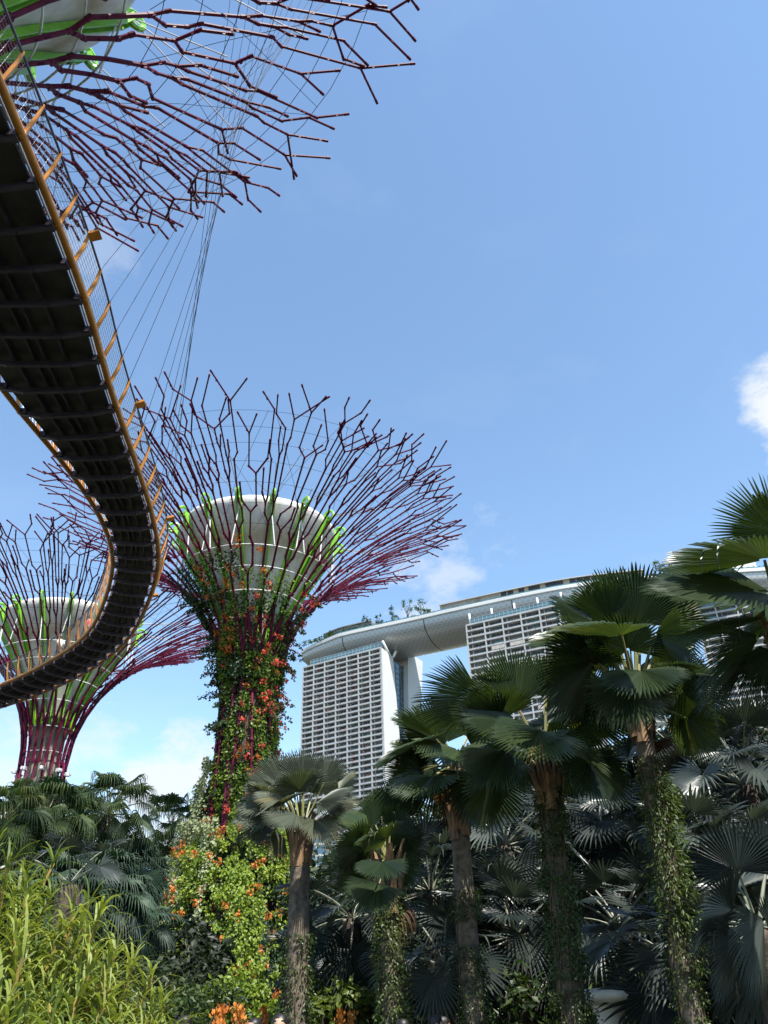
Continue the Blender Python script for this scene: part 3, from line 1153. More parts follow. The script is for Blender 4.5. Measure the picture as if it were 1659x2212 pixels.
# ------------------------------------------------------------------ palms
def blade(mb, H, ax, nr, L, A, n, split, pleat, cup, droop, tipdroop, r, mi=0, wav=.045, grav=None, back=.25, tipw=.72):
    """a pleated fan: H hub, ax direction of the middle segment, nr the upper face"""
    ax = ax.normalized()
    nr = (nr - ax * nr.dot(ax)).normalized()
    sd = ax.cross(nr)
    g = V((0, 0, -1)) if grav is None else grav
    ph = r.uniform(0, 6.28)

    def P(a, rho, lift=0.0):
        t = rho / L
        fold = cup * (abs(math.sin(a * .5)) ** 1.5) * rho
        w = wav * rho * math.sin(3 * a + ph)
        return H + (ax * math.cos(a) + sd * math.sin(a)) * rho + nr * (fold + w + lift) + g * (droop * rho * t)
    da = 2 * A / n
    for i in range(n):
        a0, a1 = -A + i * da, -A + (i + 1) * da
        am = (a0 + a1) / 2
        q = abs(am) / A
        Li = L * (1 - back * q * q) * r.uniform(.95, 1.03)
        sp = split * r.uniform(.86, 1.10)
        st = [.05, .38 * sp, sp]
        vs = []
        for t in st:
            rho = t * Li
            lift = pleat * rho * da
            vs += [P(a0, rho), P(am, rho, lift), P(a1, rho)]
        fs = []
        for k in range(2):
            o = k * 3
            fs += [(o, o + 3, o + 4, o + 1), (o + 1, o + 4, o + 5, o + 2)]
        # free tips: out, then over and down for the weeping kinds
        hang = tipdroop * r.uniform(.6, 1.35)
        if r.random() < .05:
            hang = r.uniform(.6, 1.1)
        sway = r.uniform(-.25, .25) * da
        free = (1 - sp) * Li
        hh = min(1.0, hang)
        o = len(vs)
        for (f, wk) in ((.38, tipw), (.72, tipw * .6)):
            out = f * (1 - .42 * hh * f)
            rho = sp * Li + free * out
            dn = g * (free * hang * .85 * f * f)
            wa = da * .5 * (sp * Li / rho) * wk
            vs += [P(am - wa + sway * f, rho) + dn, P(am + sway * f, rho, pleat * sp * Li * da * .6) + dn, P(am + wa + sway * f, rho) + dn]
        vs += [P(am + sway, sp * Li + free * (1 - .46 * hh)) + g * (free * hang * .95)]
        fs += [(6, o, o + 1, 7), (7, o + 1, o + 2, 8), (o, o + 3, o + 4, o + 1), (o + 1, o + 4, o + 5, o + 2), (o + 3, o + 6, o + 4), (o + 4, o + 6, o + 5)]
        mb.add(vs, fs, mi)


STY = dict(
    fan=dict(A=R(122), n=48, split=.66, pleat=.62, cup=.34, droop=.10, tip=.08, back=.22),
    stiff=dict(A=R(112), n=46, split=.72, pleat=.60, cup=.22, droop=.05, tip=.06, back=.18),
    silver=dict(A=R(135), n=34, split=.48, pleat=.5, cup=.45, droop=.08, tip=.16, back=.22),
    droop=dict(A=R(115), n=30, split=.42, pleat=.5, cup=.35, droop=.10, tip=1.05, back=.15),
    bushy=dict(A=R(115), n=30, split=.46, pleat=.5, cup=.30, droop=.14, tip=.80, back=.15))


def sblade(mb, H, ax, nr, L, sty, r, mi=0, grav=None):
    s = STY[sty]
    blade(mb, H, ax, nr, L, s['A'] * r.uniform(.92, 1.06), s['n'], s['split'], s['pleat'], s['cup'] * r.uniform(.6, 1.3), s['droop'] * r.uniform(.6, 1.6), s['tip'], r, mi, back=s['back'], grav=grav)


def stalk(mb, a, b, sag, w0, w1, mi=1):
    k = 6
    pts = []
    for i in range(k + 1):
        t = i / k
        pts.append(a.lerp(b, t) + V((0, 0, sag * 4 * t * (1 - t))))
    mb.tube(pts, [w0 + (w1 - w0) * i / k for i in range(k + 1)], 5, mi, caps=False)
    return (pts[-1] - pts[-2]).normalized()


FROND = {}


def frond_mesh(sty, var, L, P, hang, mats, pb=0):
    """shared frond mesh: stalk along +Y from the origin, fan at its end"""
    key = (sty, var, L, P, hang, mats[0].name, pb)
    if key not in FROND:
        r = random.Random(str(key))
        mb = MB()
        end = V((0, P, 0))
        d = stalk(mb, V((0, 0, 0)), end, P * .06, .035 if L > 1 else .028, .014)
        a = V((r.uniform(-.12, .12), math.cos(hang), -math.sin(hang)))
        nrm = V((r.uniform(-.2, .2), math.sin(hang), math.cos(hang)))
        # gravity in the frond's own frame is only roughly -Z, which is what we want
        pa = R(pb * 20)
        sblade(mb, end, a, nrm, L, sty, r, grav=V((0, -math.sin(pa), -math.cos(pa))))
        me = bpy.data.meshes.new('frond')
        me.from_pydata(mb.v, [], mb.f)
        for m in mats:
            me.materials.append(m)
        me.polygons.foreach_set('material_index', mb.m)
        me.update()
        FROND[key] = me
    return FROND[key]


def put_frond(tree, sty, apex, az, pitch, roll, L, P, hang, mats, var, scale=1.0):
    me = frond_mesh(sty, var, L, P, hang, mats, round(math.degrees(pitch) / 20))
    o = bpy.data.objects.new('frond', me)
    col.objects.link(o)
    o.matrix_world = M.Translation(apex) @ M.Rotation(az - PI / 2, 4, 'Z') @ M.Rotation(pitch, 4, 'X') @ M.Rotation(roll, 4, 'Y') @ M.Scale(scale, 4)
    o.matrix_basis = o.matrix_world
    attach(o, tree)
    return o


def trunk(tree, b, a, r0, r1, m, seed, rings=True):
    r = random.Random(seed)
    mb = MB()
    n = 26
    pts, rad = [], []
    ln = (a - b).length
    for i in range(n + 1):
        t = i / n
        p = b.lerp(a, t) + V((math.sin(t * 3.1 + seed) * .02 * ln * .3, math.cos(t * 2.7 + seed) * .02 * ln * .2, 0)) * math.sin(PI * t)
        pts.append(p)
        rad.append((r0 + (r1 - r0) * t) * (1 + .05 * r.uniform(-1, 1)) * (1.18 if i == 0 else 1))
    mb.tube(pts, rad, 14)
    return mb.build('trunk', m, tree, True), pts, rad


def boots(tree, a, dr, r0, n, ln, seed, mt='boot', spread=.24, up0=-.9):
    """old leaf bases clasping the top of the trunk"""
    r = random.Random(seed)
    for k in range(n):
        az = k * 2.399 + r.uniform(-.2, .2)
        h = up0 * (k / n) ** .9
        rd = V((math.cos(az), math.sin(az), 0))
        tn = V((-math.sin(az), math.cos(az), 0))
        p = a + dr * h + rd * r0 * .75
        L = ln * r.uniform(.7, 1.25)
        w = .082 * r.uniform(.75, 1.25) * (r0 / .17)
        mb = MB()
        pts = []
        for q in range(5):
            t = q / 4
            c = p + dr * L * t + rd * (.04 + spread * L * t * t)
            ww = w * (1 - .62 * t)
            pts.append((c - tn * ww, c + rd * .035 * (1 - .3 * t), c + tn * ww, c - rd * .02))
        vs = [x for q in pts for x in q]
        fs = []
        for q in range(4):
            o = q * 4
            for s in range(4):
                fs.append((o + s, o + (s + 1) % 4, o + 4 + (s + 1) % 4, o + 4 + s))
        fs += [(3, 2, 1, 0), (16, 17, 18, 19)]
        mb.add(vs, fs)
        mb.build('leaf_base', MT[mt], tree)


def creeper(label, pts, rad, t0, t1, n, sz, mt, seed, cat='creeper', side=None, thick=.10, group='climbing plants on the palm trunks', shape=1.0):
    """leaves of a climbing plant on a trunk"""
    r = random.Random(seed)
    b = pts[int(t0 * (len(pts) - 1))]
    o = thing('climbing_plant', label, cat, b, group)
    mb = MB()
    for q in range(n):
        t = t0 + (t1 - t0) * r.random()
        if mnoise.noise(V((t * 9, seed, 0))) < -.38:
            continue
        k = t * (len(pts) - 1)
        i = min(int(k), len(pts) - 2)
        c = pts[i].lerp(pts[i + 1], k - i)
        az = r.uniform(0, 2 * PI)
        if side is not None and r.random() < .6:
            az = side + r.gauss(0, .7)
        rd = V((math.cos(az), math.sin(az), 0))
        den = .5 + .5 * mnoise.noise(V((rd.x * 1.5, rd.y * 1.5 + seed, t * 14)))
        if r.random() > (den - .18) * 1.5:
            continue
        p = c + rd * (rad[i] + thick * r.random() ** 1.5 * (1 + 1.2 * max(0, den - .5)))
        ax = (rd * r.uniform(.1, .9) + V((0, 0, -1)) * r.uniform(.2, 1) + rvec(r) * .5)
        leaf_quad(mb, p, rd + rvec(r) * .6, ax, sz * r.uniform(.6, 1.4), sz * .7 * shape * r.uniform(.7, 1.2))
    mb.build('leaves', MT[mt], o)
    st = MB()
    for q in range(5):
        az = r.uniform(0, 6.28)
        P = []
        for k in range(int(t0 * (len(pts) - 1)), int(t1 * (len(pts) - 1)) + 1):
            az += r.uniform(-.25, .25)
            P.append(pts[k] + V((math.cos(az), math.sin(az), 0)) * (rad[k] + .012))
        if len(P) > 1:
            st.tube(P, .012, 4)
    st.build('stem', MT['stem'], o)
    return o


FAN, FANG, SIL = (MT['fan'], MT['petiole']), (MT['fan_grey'], MT['petiole']), (MT['silver'], MT['petiole_grey'])
DRP, DRB, DEAD = (MT['droop'], MT['petiole']), (MT['droop_blue'], MT['petiole']), (MT['deadleaf'], MT['boot'])
UPV = V((0, 0, 1))


def hero(tree, apex, sty, mats, hub, tip, dyh, dyt, tilt, seed, Lk=1.0, over=None):
    """one frond set by where its hub and tip stand; tilt 0: face up, 1: its underside to the viewer"""
    r = random.Random(seed)
    H = at(hub[0], hub[1], apex.y + dyh)
    T = at(tip[0], tip[1], apex.y + dyt)
    ax = T - H
    L = ax.length * Lk
    away = (H - CAM)
    away.z = 0
    away.normalize()
    nr = UPV * (1 - abs(tilt)) + away * tilt
    mb = MB()
    w = .045 if L > .8 else .03
    stalk(mb, apex + (H - apex).normalized() * .05, H, .03, w * .75, w * .4)
    if over:
        s = dict(STY[sty])
        s.update(over)
        blade(mb, H, ax, nr, L, s['A'], s['n'], s['split'], s['pleat'], s['cup'], s['droop'], s['tip'], r, back=s['back'])
    else:
        sblade(mb, H, ax, nr, L, sty, r)
    return mb.build('frond', list(mats), tree)


def crown(tree, apex, n, sty, mats, L, P, seed, pmin=-40, pmax=82, hangk=1.0, azs=None, sc=1.0):
    r = random.Random(seed)
    for k in range(n):
        t = (k + .5) / n                                         # 0 young and upright .. 1 old and hanging
        az = k * 2.39996 + r.uniform(-.25, .25) + seed
        if azs:
            az = azs[0] + (azs[1] - azs[0]) * r.random()
        pitch = R(pmax + (pmin - pmax) * t ** 1.0) + R(r.uniform(-9, 9))
        hang = R(8 + 60 * t * hangk)
        hb = round(hang / .35) * .35
        put_frond(tree, sty, apex, az, pitch, r.uniform(-.3, .3), L, P, hb, mats, r.randrange(3), sc * r.uniform(.85, 1.12))


def px5(x, y):                                                  # crop readings -> picture units
    return (1042 + .3717 * x, 932.5 + .3717 * y)


def pxc(x, y):
    return (603.4 + .6363 * x, 1152 + .6363 * y)


FANS = 'tall fan palms along the front'
# --- the tallest fan palm (right of centre)
P5a, P5b = at(1376, 1520, 11.6), at(1492, 2200, 11.2)
P5b.z = 0
p5 = thing('fan_palm', 'tallest fan palm with dark pleated leaves and rusty leaf bases, fern covered trunk', 'palm tree', P5b, FANS)
d5 = (P5a - P5b).normalized()
_, t5, r5 = trunk(p5, P5b, P5a, .14, .125, MT['bark'], 5)
boots(p5, P5a - d5 * .10, d5, .16, 16, .62, 5, up0=-.55)
for k, (h, t, a, b, tl, ov) in enumerate([
        ((890, 1130), (905, 742), .0, -.2, .85, dict(A=R(82), cup=.10)), ((745, 1105), (560, 850), -.1, -.4, .75, dict(A=R(72))),
        ((790, 1080), (725, 757), .5, .5, .85, dict(A=R(70), cup=.1)), ((640, 1105), (372, 1015), -.2, -.5, -.62, dict(A=R(95), cup=.2)),
        ((810, 1185), (285, 1160), -.5, -.9, -.24, dict(A=R(80), cup=.12)), ((650, 1320), (295, 1465), -.3, -.6, .5, dict(A=R(70))),
        ((925, 1385), (925, 1525), -.75, -1.25, -.75, dict(A=R(118), cup=-.12)), ((1000, 1180), (1270, 1380), -.3, -.6, .35, dict(A=R(80))),
        ((1070, 1110), (1330, 1060), .5, .6, .75, dict(A=R(95), cup=.1)), ((1150, 1510), (1440, 1640), .1, .2, .7, dict(A=R(88), cup=.1)),
        ((930, 1080), (1060, 800), .6, .8, .85, dict(A=R(75), cup=.1)), ((620, 1420), (420, 1620), .2, .3, .5, {}), ((700, 1450), (560, 1700), .4, .5, .6, {}),
        ((1080, 1400), (1290, 1490), .5, .7, .4, {}), ((760, 1250), (480, 1330), .5, .7, .3, {}), ((1000, 1300), (1230, 1240), .7, 1.0, .3, {}), ((820, 1500), (700, 1560), .6, .9, .5, {})]):
    hero(p5, P5a, 'stiff', FAN, px5(*h), px5(*t), a, b, tl, 500 + k, over=ov)
for k, (x, y) in enumerate(((850, 1060), (905, 1010), (880, 960))):
    hero(p5, P5a, 'stiff', FAN, px5(x, y + 120), px5(x + (k - 1) * 40, y - 120), .3, .3, .9, 530 + k, over=dict(A=R(40)))
crown(p5, P5a, 7, 'stiff', FAN, .72, .85, 55, -15, 75)
creeper('yellow green ferny creeper in a sunlit band on the tallest palm trunk', t5, r5, .36, .80, 4800, .080, 'fern', 51, side=-.6, thick=.17, shape=.45)
creeper('small leaved dark ivy on the lower trunk of the tallest palm', t5, r5, .10, .85, 12000, .040, 'ivy', 52, thick=.07)

# --- fan palm at the right edge
P6a, P6b = at(1690, 1345, 8.6), at(1790, 2200, 8.4)
P6b.z = 0
p6 = thing('fan_palm', 'nearest fan palm whose big dark leaves reach in from the right edge', 'palm tree', P6b, FANS)
_, t6, r6 = trunk(p6, P6b, P6a, .16, .14, MT['bark'], 6)
boots(p6, P6a, (P6a - P6b).normalized(), .19, 12, .6, 6)
for k, (h, t, a, b, tl, ov) in enumerate([
        ((1720, 590), (1370, 350), -.1, -.3, .8, dict(A=R(80), cup=.1, split=.6)), ((1640, 745), (1140, 662), -.3, -.8, -.24, dict(A=R(75), cup=.15)),
        ((1690, 945), (1045, 955), -.2, -.7, -.58, dict(A=R(100), cup=.16)), ((1640, 1085), (1150, 1165), .0, -.2, -.15, dict(A=R(70), split=.6)),
        ((1610, 1190), (1215, 1490), -.2, -.5, .45, dict(A=R(38), split=.6)), ((1640, 1230), (1500, 1745), -.1, -.2, .6, dict(A=R(34), split=.45)),
        ((1720, 1250), (1650, 1600), -.3, -.4, .6, dict(A=R(60), split=.45)), ((1700, 1100), (1400, 1230), .4, .5, .2, dict(A=R(60), split=.55))]):
    hero(p6, P6a, 'stiff', FAN, px5(*h), px5(*t), a, b, tl, 600 + k, over=ov)

# --- the palm left of it, with the ivy trunk
P4a, P4b = at(1178, 1650, 12.6), at(1243, 2200, 12.2)
P4b.z = 0
p4 = thing('fan_palm', 'fan palm with thick ivy clad trunk and red brown sheath left of the tallest', 'palm tree', P4b, FANS)
d4 = (P4a - P4b).normalized()
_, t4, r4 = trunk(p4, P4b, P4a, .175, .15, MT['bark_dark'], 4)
boots(p4, P4a - d4 * .2, d4, .175, 16, .62, 44, up0=-.55)
for k, (h, t, a, b, tl, ov) in enumerate([
        (px5(210, 1610), px5(125, 1232), .0, -.1, .85, dict(A=R(62), cup=.1)), (px5(370, 1545), px5(335, 1262), .1, .0, .85, dict(A=R(68), cup=.1)),
        (pxc(745, 640), pxc(585, 562), -.2, -.4, .25, dict(A=R(80))), (pxc(800, 630), pxc(628, 662), -.5, -.9, -.55, dict(A=R(95), cup=.1)),
        (pxc(885, 668), pxc(785, 752), -.9, -1.4, -.65, dict(A=R(95), cup=.08)), (pxc(770, 735), pxc(655, 858), -.3, -.6, -.5, dict(A=R(70))),
        (pxc(930, 715), pxc(1130, 815), -.4, -.8, .3, dict(A=R(75), split=.6)), (pxc(1010, 600), pxc(1200, 690), .3, .4, .6, dict(A=R(85))),
        (pxc(690, 560), pxc(440, 560), .4, .3, .4, dict(A=R(60))), (pxc(900, 560), pxc(1040, 500), .6, .8, .7, {}), (px5(80, 1600), px5(-130, 1460), .2, .1, .6, {}),
        (pxc(820, 760), pxc(800, 880), .4, .6, .6, {}), (pxc(960, 760), pxc(1060, 880), .4, .5, .6, {})]):
    hero(p4, P4a, 'stiff', FAN, h, t, a, b, tl, 400 + k, over=ov)
crown(p4, P4a, 8, 'stiff', FAN, .75, .85, 45, -20, 75)
creeper('dense dark green ivy covering the thick trunk of the second tall palm', t4, r4, .16, .92, 20000, .042, 'ivy', 41, thick=.12)

# --- the palm with stacked orange leaf bases
P3a, P3b = at(984, 1655, 15.0), at(1032, 2200, 14.6)
P3b.z = 0
p3 = thing('fan_palm', 'fan palm with stacked orange brown leaf stubs below its crown', 'palm tree', P3b, FANS)
d3 = (P3a - P3b).normalized()
_, t3, r3 = trunk(p3, P3b, P3a, .18, .155, MT['bark'], 3)
boots(p3, P3a - d3 * .1, d3, .19, 34, .5, 33, spread=.16, up0=-1.25)
for k, (h, t, a, b, tl, ov) in enumerate([
        (pxc(565, 712), pxc(505, 538), .0, -.2, .8, dict(A=R(85), cup=.1)), (pxc(530, 700), pxc(322, 772), -.3, -.7, -.05, dict(A=R(80), cup=.15)),
        (pxc(525, 825), pxc(402, 893), -.6, -1.1, -.3, dict(A=R(85))), (pxc(640, 690), pxc(655, 545), .3, .2, .8, dict(A=R(80), cup=.1)),
        (pxc(470, 800), pxc(350, 860), .3, .4, .6, dict(A=R(75))), (pxc(640, 820), pxc(720, 900), .2, .2, .5, {}), (pxc(660, 740), pxc(780, 720), .2, .3, .6, {}),
        (pxc(560, 740), pxc(420, 640), .4, .4, .7, dict(A=R(70))), (pxc(545, 790), pxc(450, 940), .5, .6, .6, {})]):
    hero(p3, P3a, 'stiff', FAN, h, t, a, b, tl, 300 + k, over=ov)
crown(p3, P3a, 7, 'stiff', FAN, .95, .75, 35, -20, 50)
creeper('sparse ivy patches on the trunk below the orange leaf stubs', t3, r3, .05, .62, 9000, .046, 'ivy', 31, thick=.10)


# --- the low dark one and the silvery green dome
P2a, P2b = at(838, 1865, 14.2), at(850, 2200, 14.0)
P2b.z = 0
p2 = thing('fan_palm', 'lowest and darkest of the front fan palms, green face of one leaf turned forward', 'palm tree', P2b, FANS)
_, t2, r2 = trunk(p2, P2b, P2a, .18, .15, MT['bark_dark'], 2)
boots(p2, P2a, (P2a - P2b).normalized(), .2, 12, .5, 22)


def pq(x, y):
    return (493.7 + .3967 * x, 1536 + .3967 * y)


for k, (h, t, a, b, tl, ov) in enumerate([
        ((835, 820), (825, 922), -.8, -1.2, -.45, dict(A=R(100), cup=.06)), ((820, 940), (700, 1085), -.5, -.9, -.45, dict(A=R(85))), ((770, 640), (590, 560), -.1, -.2, -.4, dict(A=R(70))),
        ((800, 620), (740, 480), .1, .1, .8, dict(A=R(60))), ((740, 720), (540, 770), -.2, -.4, .4, {}), ((880, 660), (1060, 640), .0, .0, .6, {}), ((900, 560), (960, 350), .3, .3, .8, dict(A=R(75))),
        ((830, 560), (820, 400), .4, .5, .7, dict(A=R(80))), ((920, 720), (1100, 780), .2, .3, .5, {}), ((730, 860), (470, 880), .2, .1, .4, dict(split=.5)), ((900, 830), (1010, 980), .3, .3, .6, {}),
        ((740, 940), (570, 960), .3, .3, .4, {}), ((860, 700), (700, 690), -.4, -.7, .3, {})]):
    hero(p2, P2a, 'stiff', FAN, pq(*h), pq(*t), a, b, tl, 200 + k, over=ov)
creeper('mossy ivy on the trunk of the lowest dark fan palm', t2, r2, .05, .9, 12000, .048, 'ivy', 21, thick=.10)

P1a, P1b = at(652, 1800, 17.5), at(634, 2200, 17.2)
P1b.z = 0
p1 = thing('fan_palm', 'fan palm with a rounded grey green dome of pleated leaves, beside the flowering trunk', 'palm tree', P1b, FANS)
d1 = (P1a - P1b).normalized()
_, t1, r1 = trunk(p1, P1b, P1a, .24, .19, MT['bark'], 1)
boots(p1, P1a - d1 * .45, d1, .20, 18, .72, 11, spread=.20, up0=-.25)
for k, (h, t, a, b, tl) in enumerate([
        ((410, 400), (400, 165), .2, .1, .75), ((300, 420), (215, 200), .1, .0, .7), ((520, 390), (560, 200), .2, .2, .75), ((250, 430), (95, 300), -.1, -.3, .55),
        ((600, 430), (710, 310), .1, .0, .5), ((370, 440), (480, 330), -.5, -.7, .55), ((330, 450), (330, 300), -.5, -.7, .6), ((440, 470), (490, 360), -.7, -1.0, .3),
        ((300, 470), (130, 480), -.6, -1.0, .2), ((480, 500), (690, 430), -.6, -1.0, .25), ((520, 520), (730, 470), -.2, -.4, .2), ((240, 500), (20, 500), -.1, -.3, .3),
        ((230, 560), (5, 590), -.2, -.4, .4), ((370, 560), (190, 590), -.9, -1.4, .08), ((260, 600), (30, 690), .2, .1, .5), ((300, 680), (200, 790), .3, .2, .6),
        ((520, 600), (600, 710), .4, .4, .6), ((560, 540), (740, 590), .4, .4, .4), ((460, 440), (640, 250), .6, .8, .7), ((340, 380), (300, 190), .6, .7, .75)]):
    hero(p1, P1a, 'fan', FANG, pq(*h), pq(*t), a, b, (-max(tl * .9, .45) if k not in (15, 16) else tl), 100 + k, over=dict(A=R(66), cup=.14, n=38))
crown(p1, P1a, 10, 'fan', FANG, .68, .85, 15, 10, 70)
creeper('thin moss and creeper on the straight trunk beside the flowering mound', t1, r1, .02, .62, 7000, .055, 'ivy', 12, thick=.08)


# a few dead leaves hanging under the crowns
for (p_, a_, n_, sd_) in ((p5, P5a, 1, 1), (p3, P3a, 2, 3), (p2, P2a, 2, 4), (p6, P6a, 2, 6)):
    rq = random.Random(sd_)
    for k in range(n_):
        put_frond(p_, 'droop', a_ - V((0, 0, .12)), rq.uniform(0, 6.28), R(rq.uniform(-78, -55)), rq.uniform(-.3, .3), .62, .55, 1.05, DEAD, k % 2, .9)


# --- silver fan palms of the understorey
def silver(px, py, Y, L, P, n, label, seed, pmin=-25, pmax=75, mats=SIL, azs=None, rtr=.2, sc=1.0):
    a = at(px, py, Y)
    b = V((a.x + .15, a.y, 0))
    t = thing('silver_palm', label, 'palm tree', b, 'silver leaved palms behind the front row')
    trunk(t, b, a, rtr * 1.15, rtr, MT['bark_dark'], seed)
    crown(t, a, n, 'silver', mats, L, P, seed, pmin, pmax, .9, azs, sc)
    return t


silver(1470, 1640, 19.0, 0.98, 1.27, 27, 'bright silver palm with spiky leaves beyond the tallest trunk, over the right gap', 71)
silver(1610, 1700, 17.0, 0.98, 1.27, 25, 'silver palm at the right edge under the nearest fan palm leaves', 72)
p7 = silver(1640, 2010, 10.8, .85, .85, 7, 'big grey blue palm low in the right corner, its stiff leaves turned to the front', 73, -20, 50, azs=(.2, 2.6))
A7 = at(1640, 2010, 10.8)
for k, (h, t, a, b, tl, A_) in enumerate([((1594, 1882), (1548, 1745), -.3, -.4, .80, 105), ((1583, 1965), (1475, 1990), -.6, -.9, .55, 100), ((1655, 1880), (1690, 1740), .1, .1, .7, 95),
                                         ((1650, 1985), (1590, 2110), -.7, -1.0, .5, 60), ((1600, 2030), (1520, 2120), -.5, -.7, .5, 70), ((1665, 2010), (1740, 1960), -.2, -.2, .6, 90)]):
    hero(p7, A7, 'silver', SIL, h, t, a, b, tl, 730 + k, over=dict(A=R(A_), split=.6, cup=.3, n=40))
silver(1320, 1800, 20.0, 0.94, 1.19, 27, 'silver palm between the two thick trunks at right', 74, -35, 70)
silver(1340, 2010, 17.0, 0.86, 1.02, 22, 'low dark silver palm in the shade between the two trunks at right', 75, -30, 60)
silver(1090, 1830, 19.0, 0.94, 1.19, 27, 'silver palm filling the gap behind the orange stubbed trunk', 76, -40, 70)
silver(1110, 2030, 17.5, 0.86, 1.02, 22, 'low silver palm in deep shade left of the ivy trunk', 77, -30, 65)
silver(760, 1985, 20.0, 0.92, 1.0, 16, 'dark silver palm with bent leaf tips between dome palm and low palm', 78, -45, 45)
silver(730, 2080, 20.4, .92, .9, 11, 'low silver palm spreading just right of the dome palm trunk', 79, -30, 35)
silver(930, 1930, 18.5, 0.86, 1.10, 25, 'silver palm behind the low dark fan palm', 80, -35, 70)
silver(1440, 2060, 13.5, 0.78, 0.85, 16, 'blue grey palm with a broad drooping leaf left of the tallest trunk foot', 81, -35, 40)
silver(1250, 1930, 22.0, 0.94, 1.19, 22, 'half hidden silver palm behind the ivy trunk', 82, -35, 60)
silver(1560, 1880, 15.5, 0.90, 1.02, 22, 'spiky silver palm behind the tallest trunk on its right side', 83, -35, 65)
silver(960, 2090, 17.0, 0.78, 0.94, 17, 'shaded silver palm low between the low palm and the stubbed trunk', 84, -25, 50)
silver(1200, 1740, 25.0, 0.98, 1.27, 22, 'far silver palm peeping between the crowns of the two tall palms', 85, -30, 65)
silver(1640, 2090, 13.0, 0.82, 0.94, 17, 'shadowed silver palm at the bottom right corner', 86, -30, 55)


# --- drooping palms on the left
def weeping(px, py, Y, L, P, n, label, seed, mats=DRP, sty='droop', dead=5, pmin=-50, pmax=80, rtr=.2):
    a = at(px, py, Y)
    b = V((a.x, a.y, 0))
    t = thing('weeping_palm', label, 'palm tree', b, 'drooping fan palms at left')
    trunk(t, b, a, rtr * 1.2, rtr, MT['bark_dark'], seed)
    crown(t, a, n, sty, mats, L, P, seed, pmin, pmax, 1.0)
    r = random.Random(seed)
    for k in range(dead):
        put_frond(t, 'droop', a - V((0, 0, .4)), r.uniform(0, 6.28), R(-70), 0, L * .9, P * .7, 1.05, DEAD, k % 2, .9)
    return t


weeping(232, 1762, 33, 1.10, 1.30, 34, 'tall weeping fan palm in the middle of the left group against the sky', 90)
weeping(95, 1785, 30, 1.05, 1.20, 36, 'weeping fan palm in front of the bare giant tree trunk', 91)
weeping(372, 1795, 68, 1.95, 2.2, 26, 'weeping fan palm just left of the flowering trunk', 92)
weeping(165, 1800, 36, 1.10, 1.2, 30, 'weeping fan palm between the two tall ones at left', 93)
weeping(5, 1790, 28, 1.0, 1.1, 30, 'weeping fan palm cut by the left edge', 94)
weeping(225, 1945, 24, .95, .80, 60, 'broad bushy blue green palm dome standing in front of the weeping palms', 95, DRB, 'bushy', 0, -60, 84, .25)
weeping(292, 1890, 34, 1.0, .9, 40, 'blue green palm squeezed between bushy dome and flowering mound', 96, DRB, 'bushy', 0, -60, 84, .25)
weeping(120, 1950, 22, .9, .8, 36, 'shaded bushy palm behind the bright strap leaved shrub', 97, DRB, 'bushy', 2, -55, 80, .22)
weeping(290, 2010, 30, .9, .8, 30, 'dark bushy palm in the shade below the bushy dome', 98, DRB, 'bushy', 0, -60, 60, .22)
silver(150, 1915, 14.0, .60, .7, 4, 'silver palm with one arching leaf above the strap leaved shrub', 99, 10, 70)

# ------------------------------------------------------------------ flowering climbers on the middle giant tree
MID = T_MID


def cloud_leaves(mb, pick, n, sz, r, out=.35, mis=(0,)):
    for q in range(n):
        got = pick(r)
        if not got:
            continue
        p, nr = got
        ax = V((0, 0, -1)) * r.uniform(.1, 1.0) + nr * r.uniform(-.1, .7) + rvec(r) * .6
        leaf_quad(mb, p, nr + rvec(r) * .55, ax, sz * r.uniform(.6, 1.35), sz * .72 * r.uniform(.7, 1.2), mis[int(r.random() * len(mis))])


def on_trunk(z0, z1, a0, a1, rbase, lump, seed, gate=.0):
    """a point on a lumpy sleeve round the trunk"""
    def pick(r):
        z = r.uniform(z0, z1)
        a = r.uniform(a0, a1)
        nz = mnoise.noise(V((math.cos(a) * 2.2, math.sin(a) * 2.2 + seed, z * .33)))
        n2 = mnoise.noise(V((math.cos(a) * 6, math.sin(a) * 6 - seed, z * .9)))
        if nz + .6 * n2 < gate - .25 + .3 * r.random() - .15:
            return None
        R_ = rbase(z) + lump * (.5 + .9 * nz + .5 * n2) * r.uniform(.5, 1.0) + r.uniform(-.15, .15)
        nr = V((math.cos(a), math.sin(a), .25))
        return MID + V((R_ * math.cos(a), R_ * math.sin(a), z)), nr
    return pick


def sleeve(z):
    if z < 25:
        return 1.95 + max(0, (14 - z)) * .11
    return prof(z - 25 if z < 30 else 6 + (z - 30) * 1.25)[0] + .05


FRONT = (-2.9, .35)                                             # the side towards the viewer, azimuth range
cl = 'flowering climbers on the giant tree trunk'
v1 = thing('climbing_plant', 'dark leaved climber wrapping the tall trunk up to the white funnel', 'climber', MID, cl)
rr = random.Random(31)
mb = MB()
cloud_leaves(mb, on_trunk(11, 26, 0, 2 * PI, sleeve, .38, 3, .14), 17000, .27, rr)
cloud_leaves(mb, on_trunk(24, 31.5, -3.6, .2, sleeve, .5, 9, .02), 6500, .28, rr)
cloud_leaves(mb, on_trunk(31, 34.3, -3.4, -1.6, sleeve, .55, 5, .18), 3000, .25, rr)
cloud_leaves(mb, on_trunk(9, 21, 0, 2 * PI, sleeve, .45, 17, .0), 7500, .26, rr)
mb.build('leaves', MT['vine_dark'], v1)
mb = MB()
cloud_leaves(mb, on_trunk(10, 27, -2.6, .4, lambda z: sleeve(z) + .15, .4, 13, .08), 13000, .28, rr)
cloud_leaves(mb, on_trunk(27, 33, -2.5, -.4, lambda z: sleeve(z) + .2, .4, 14, .35), 3000, .28, rr)
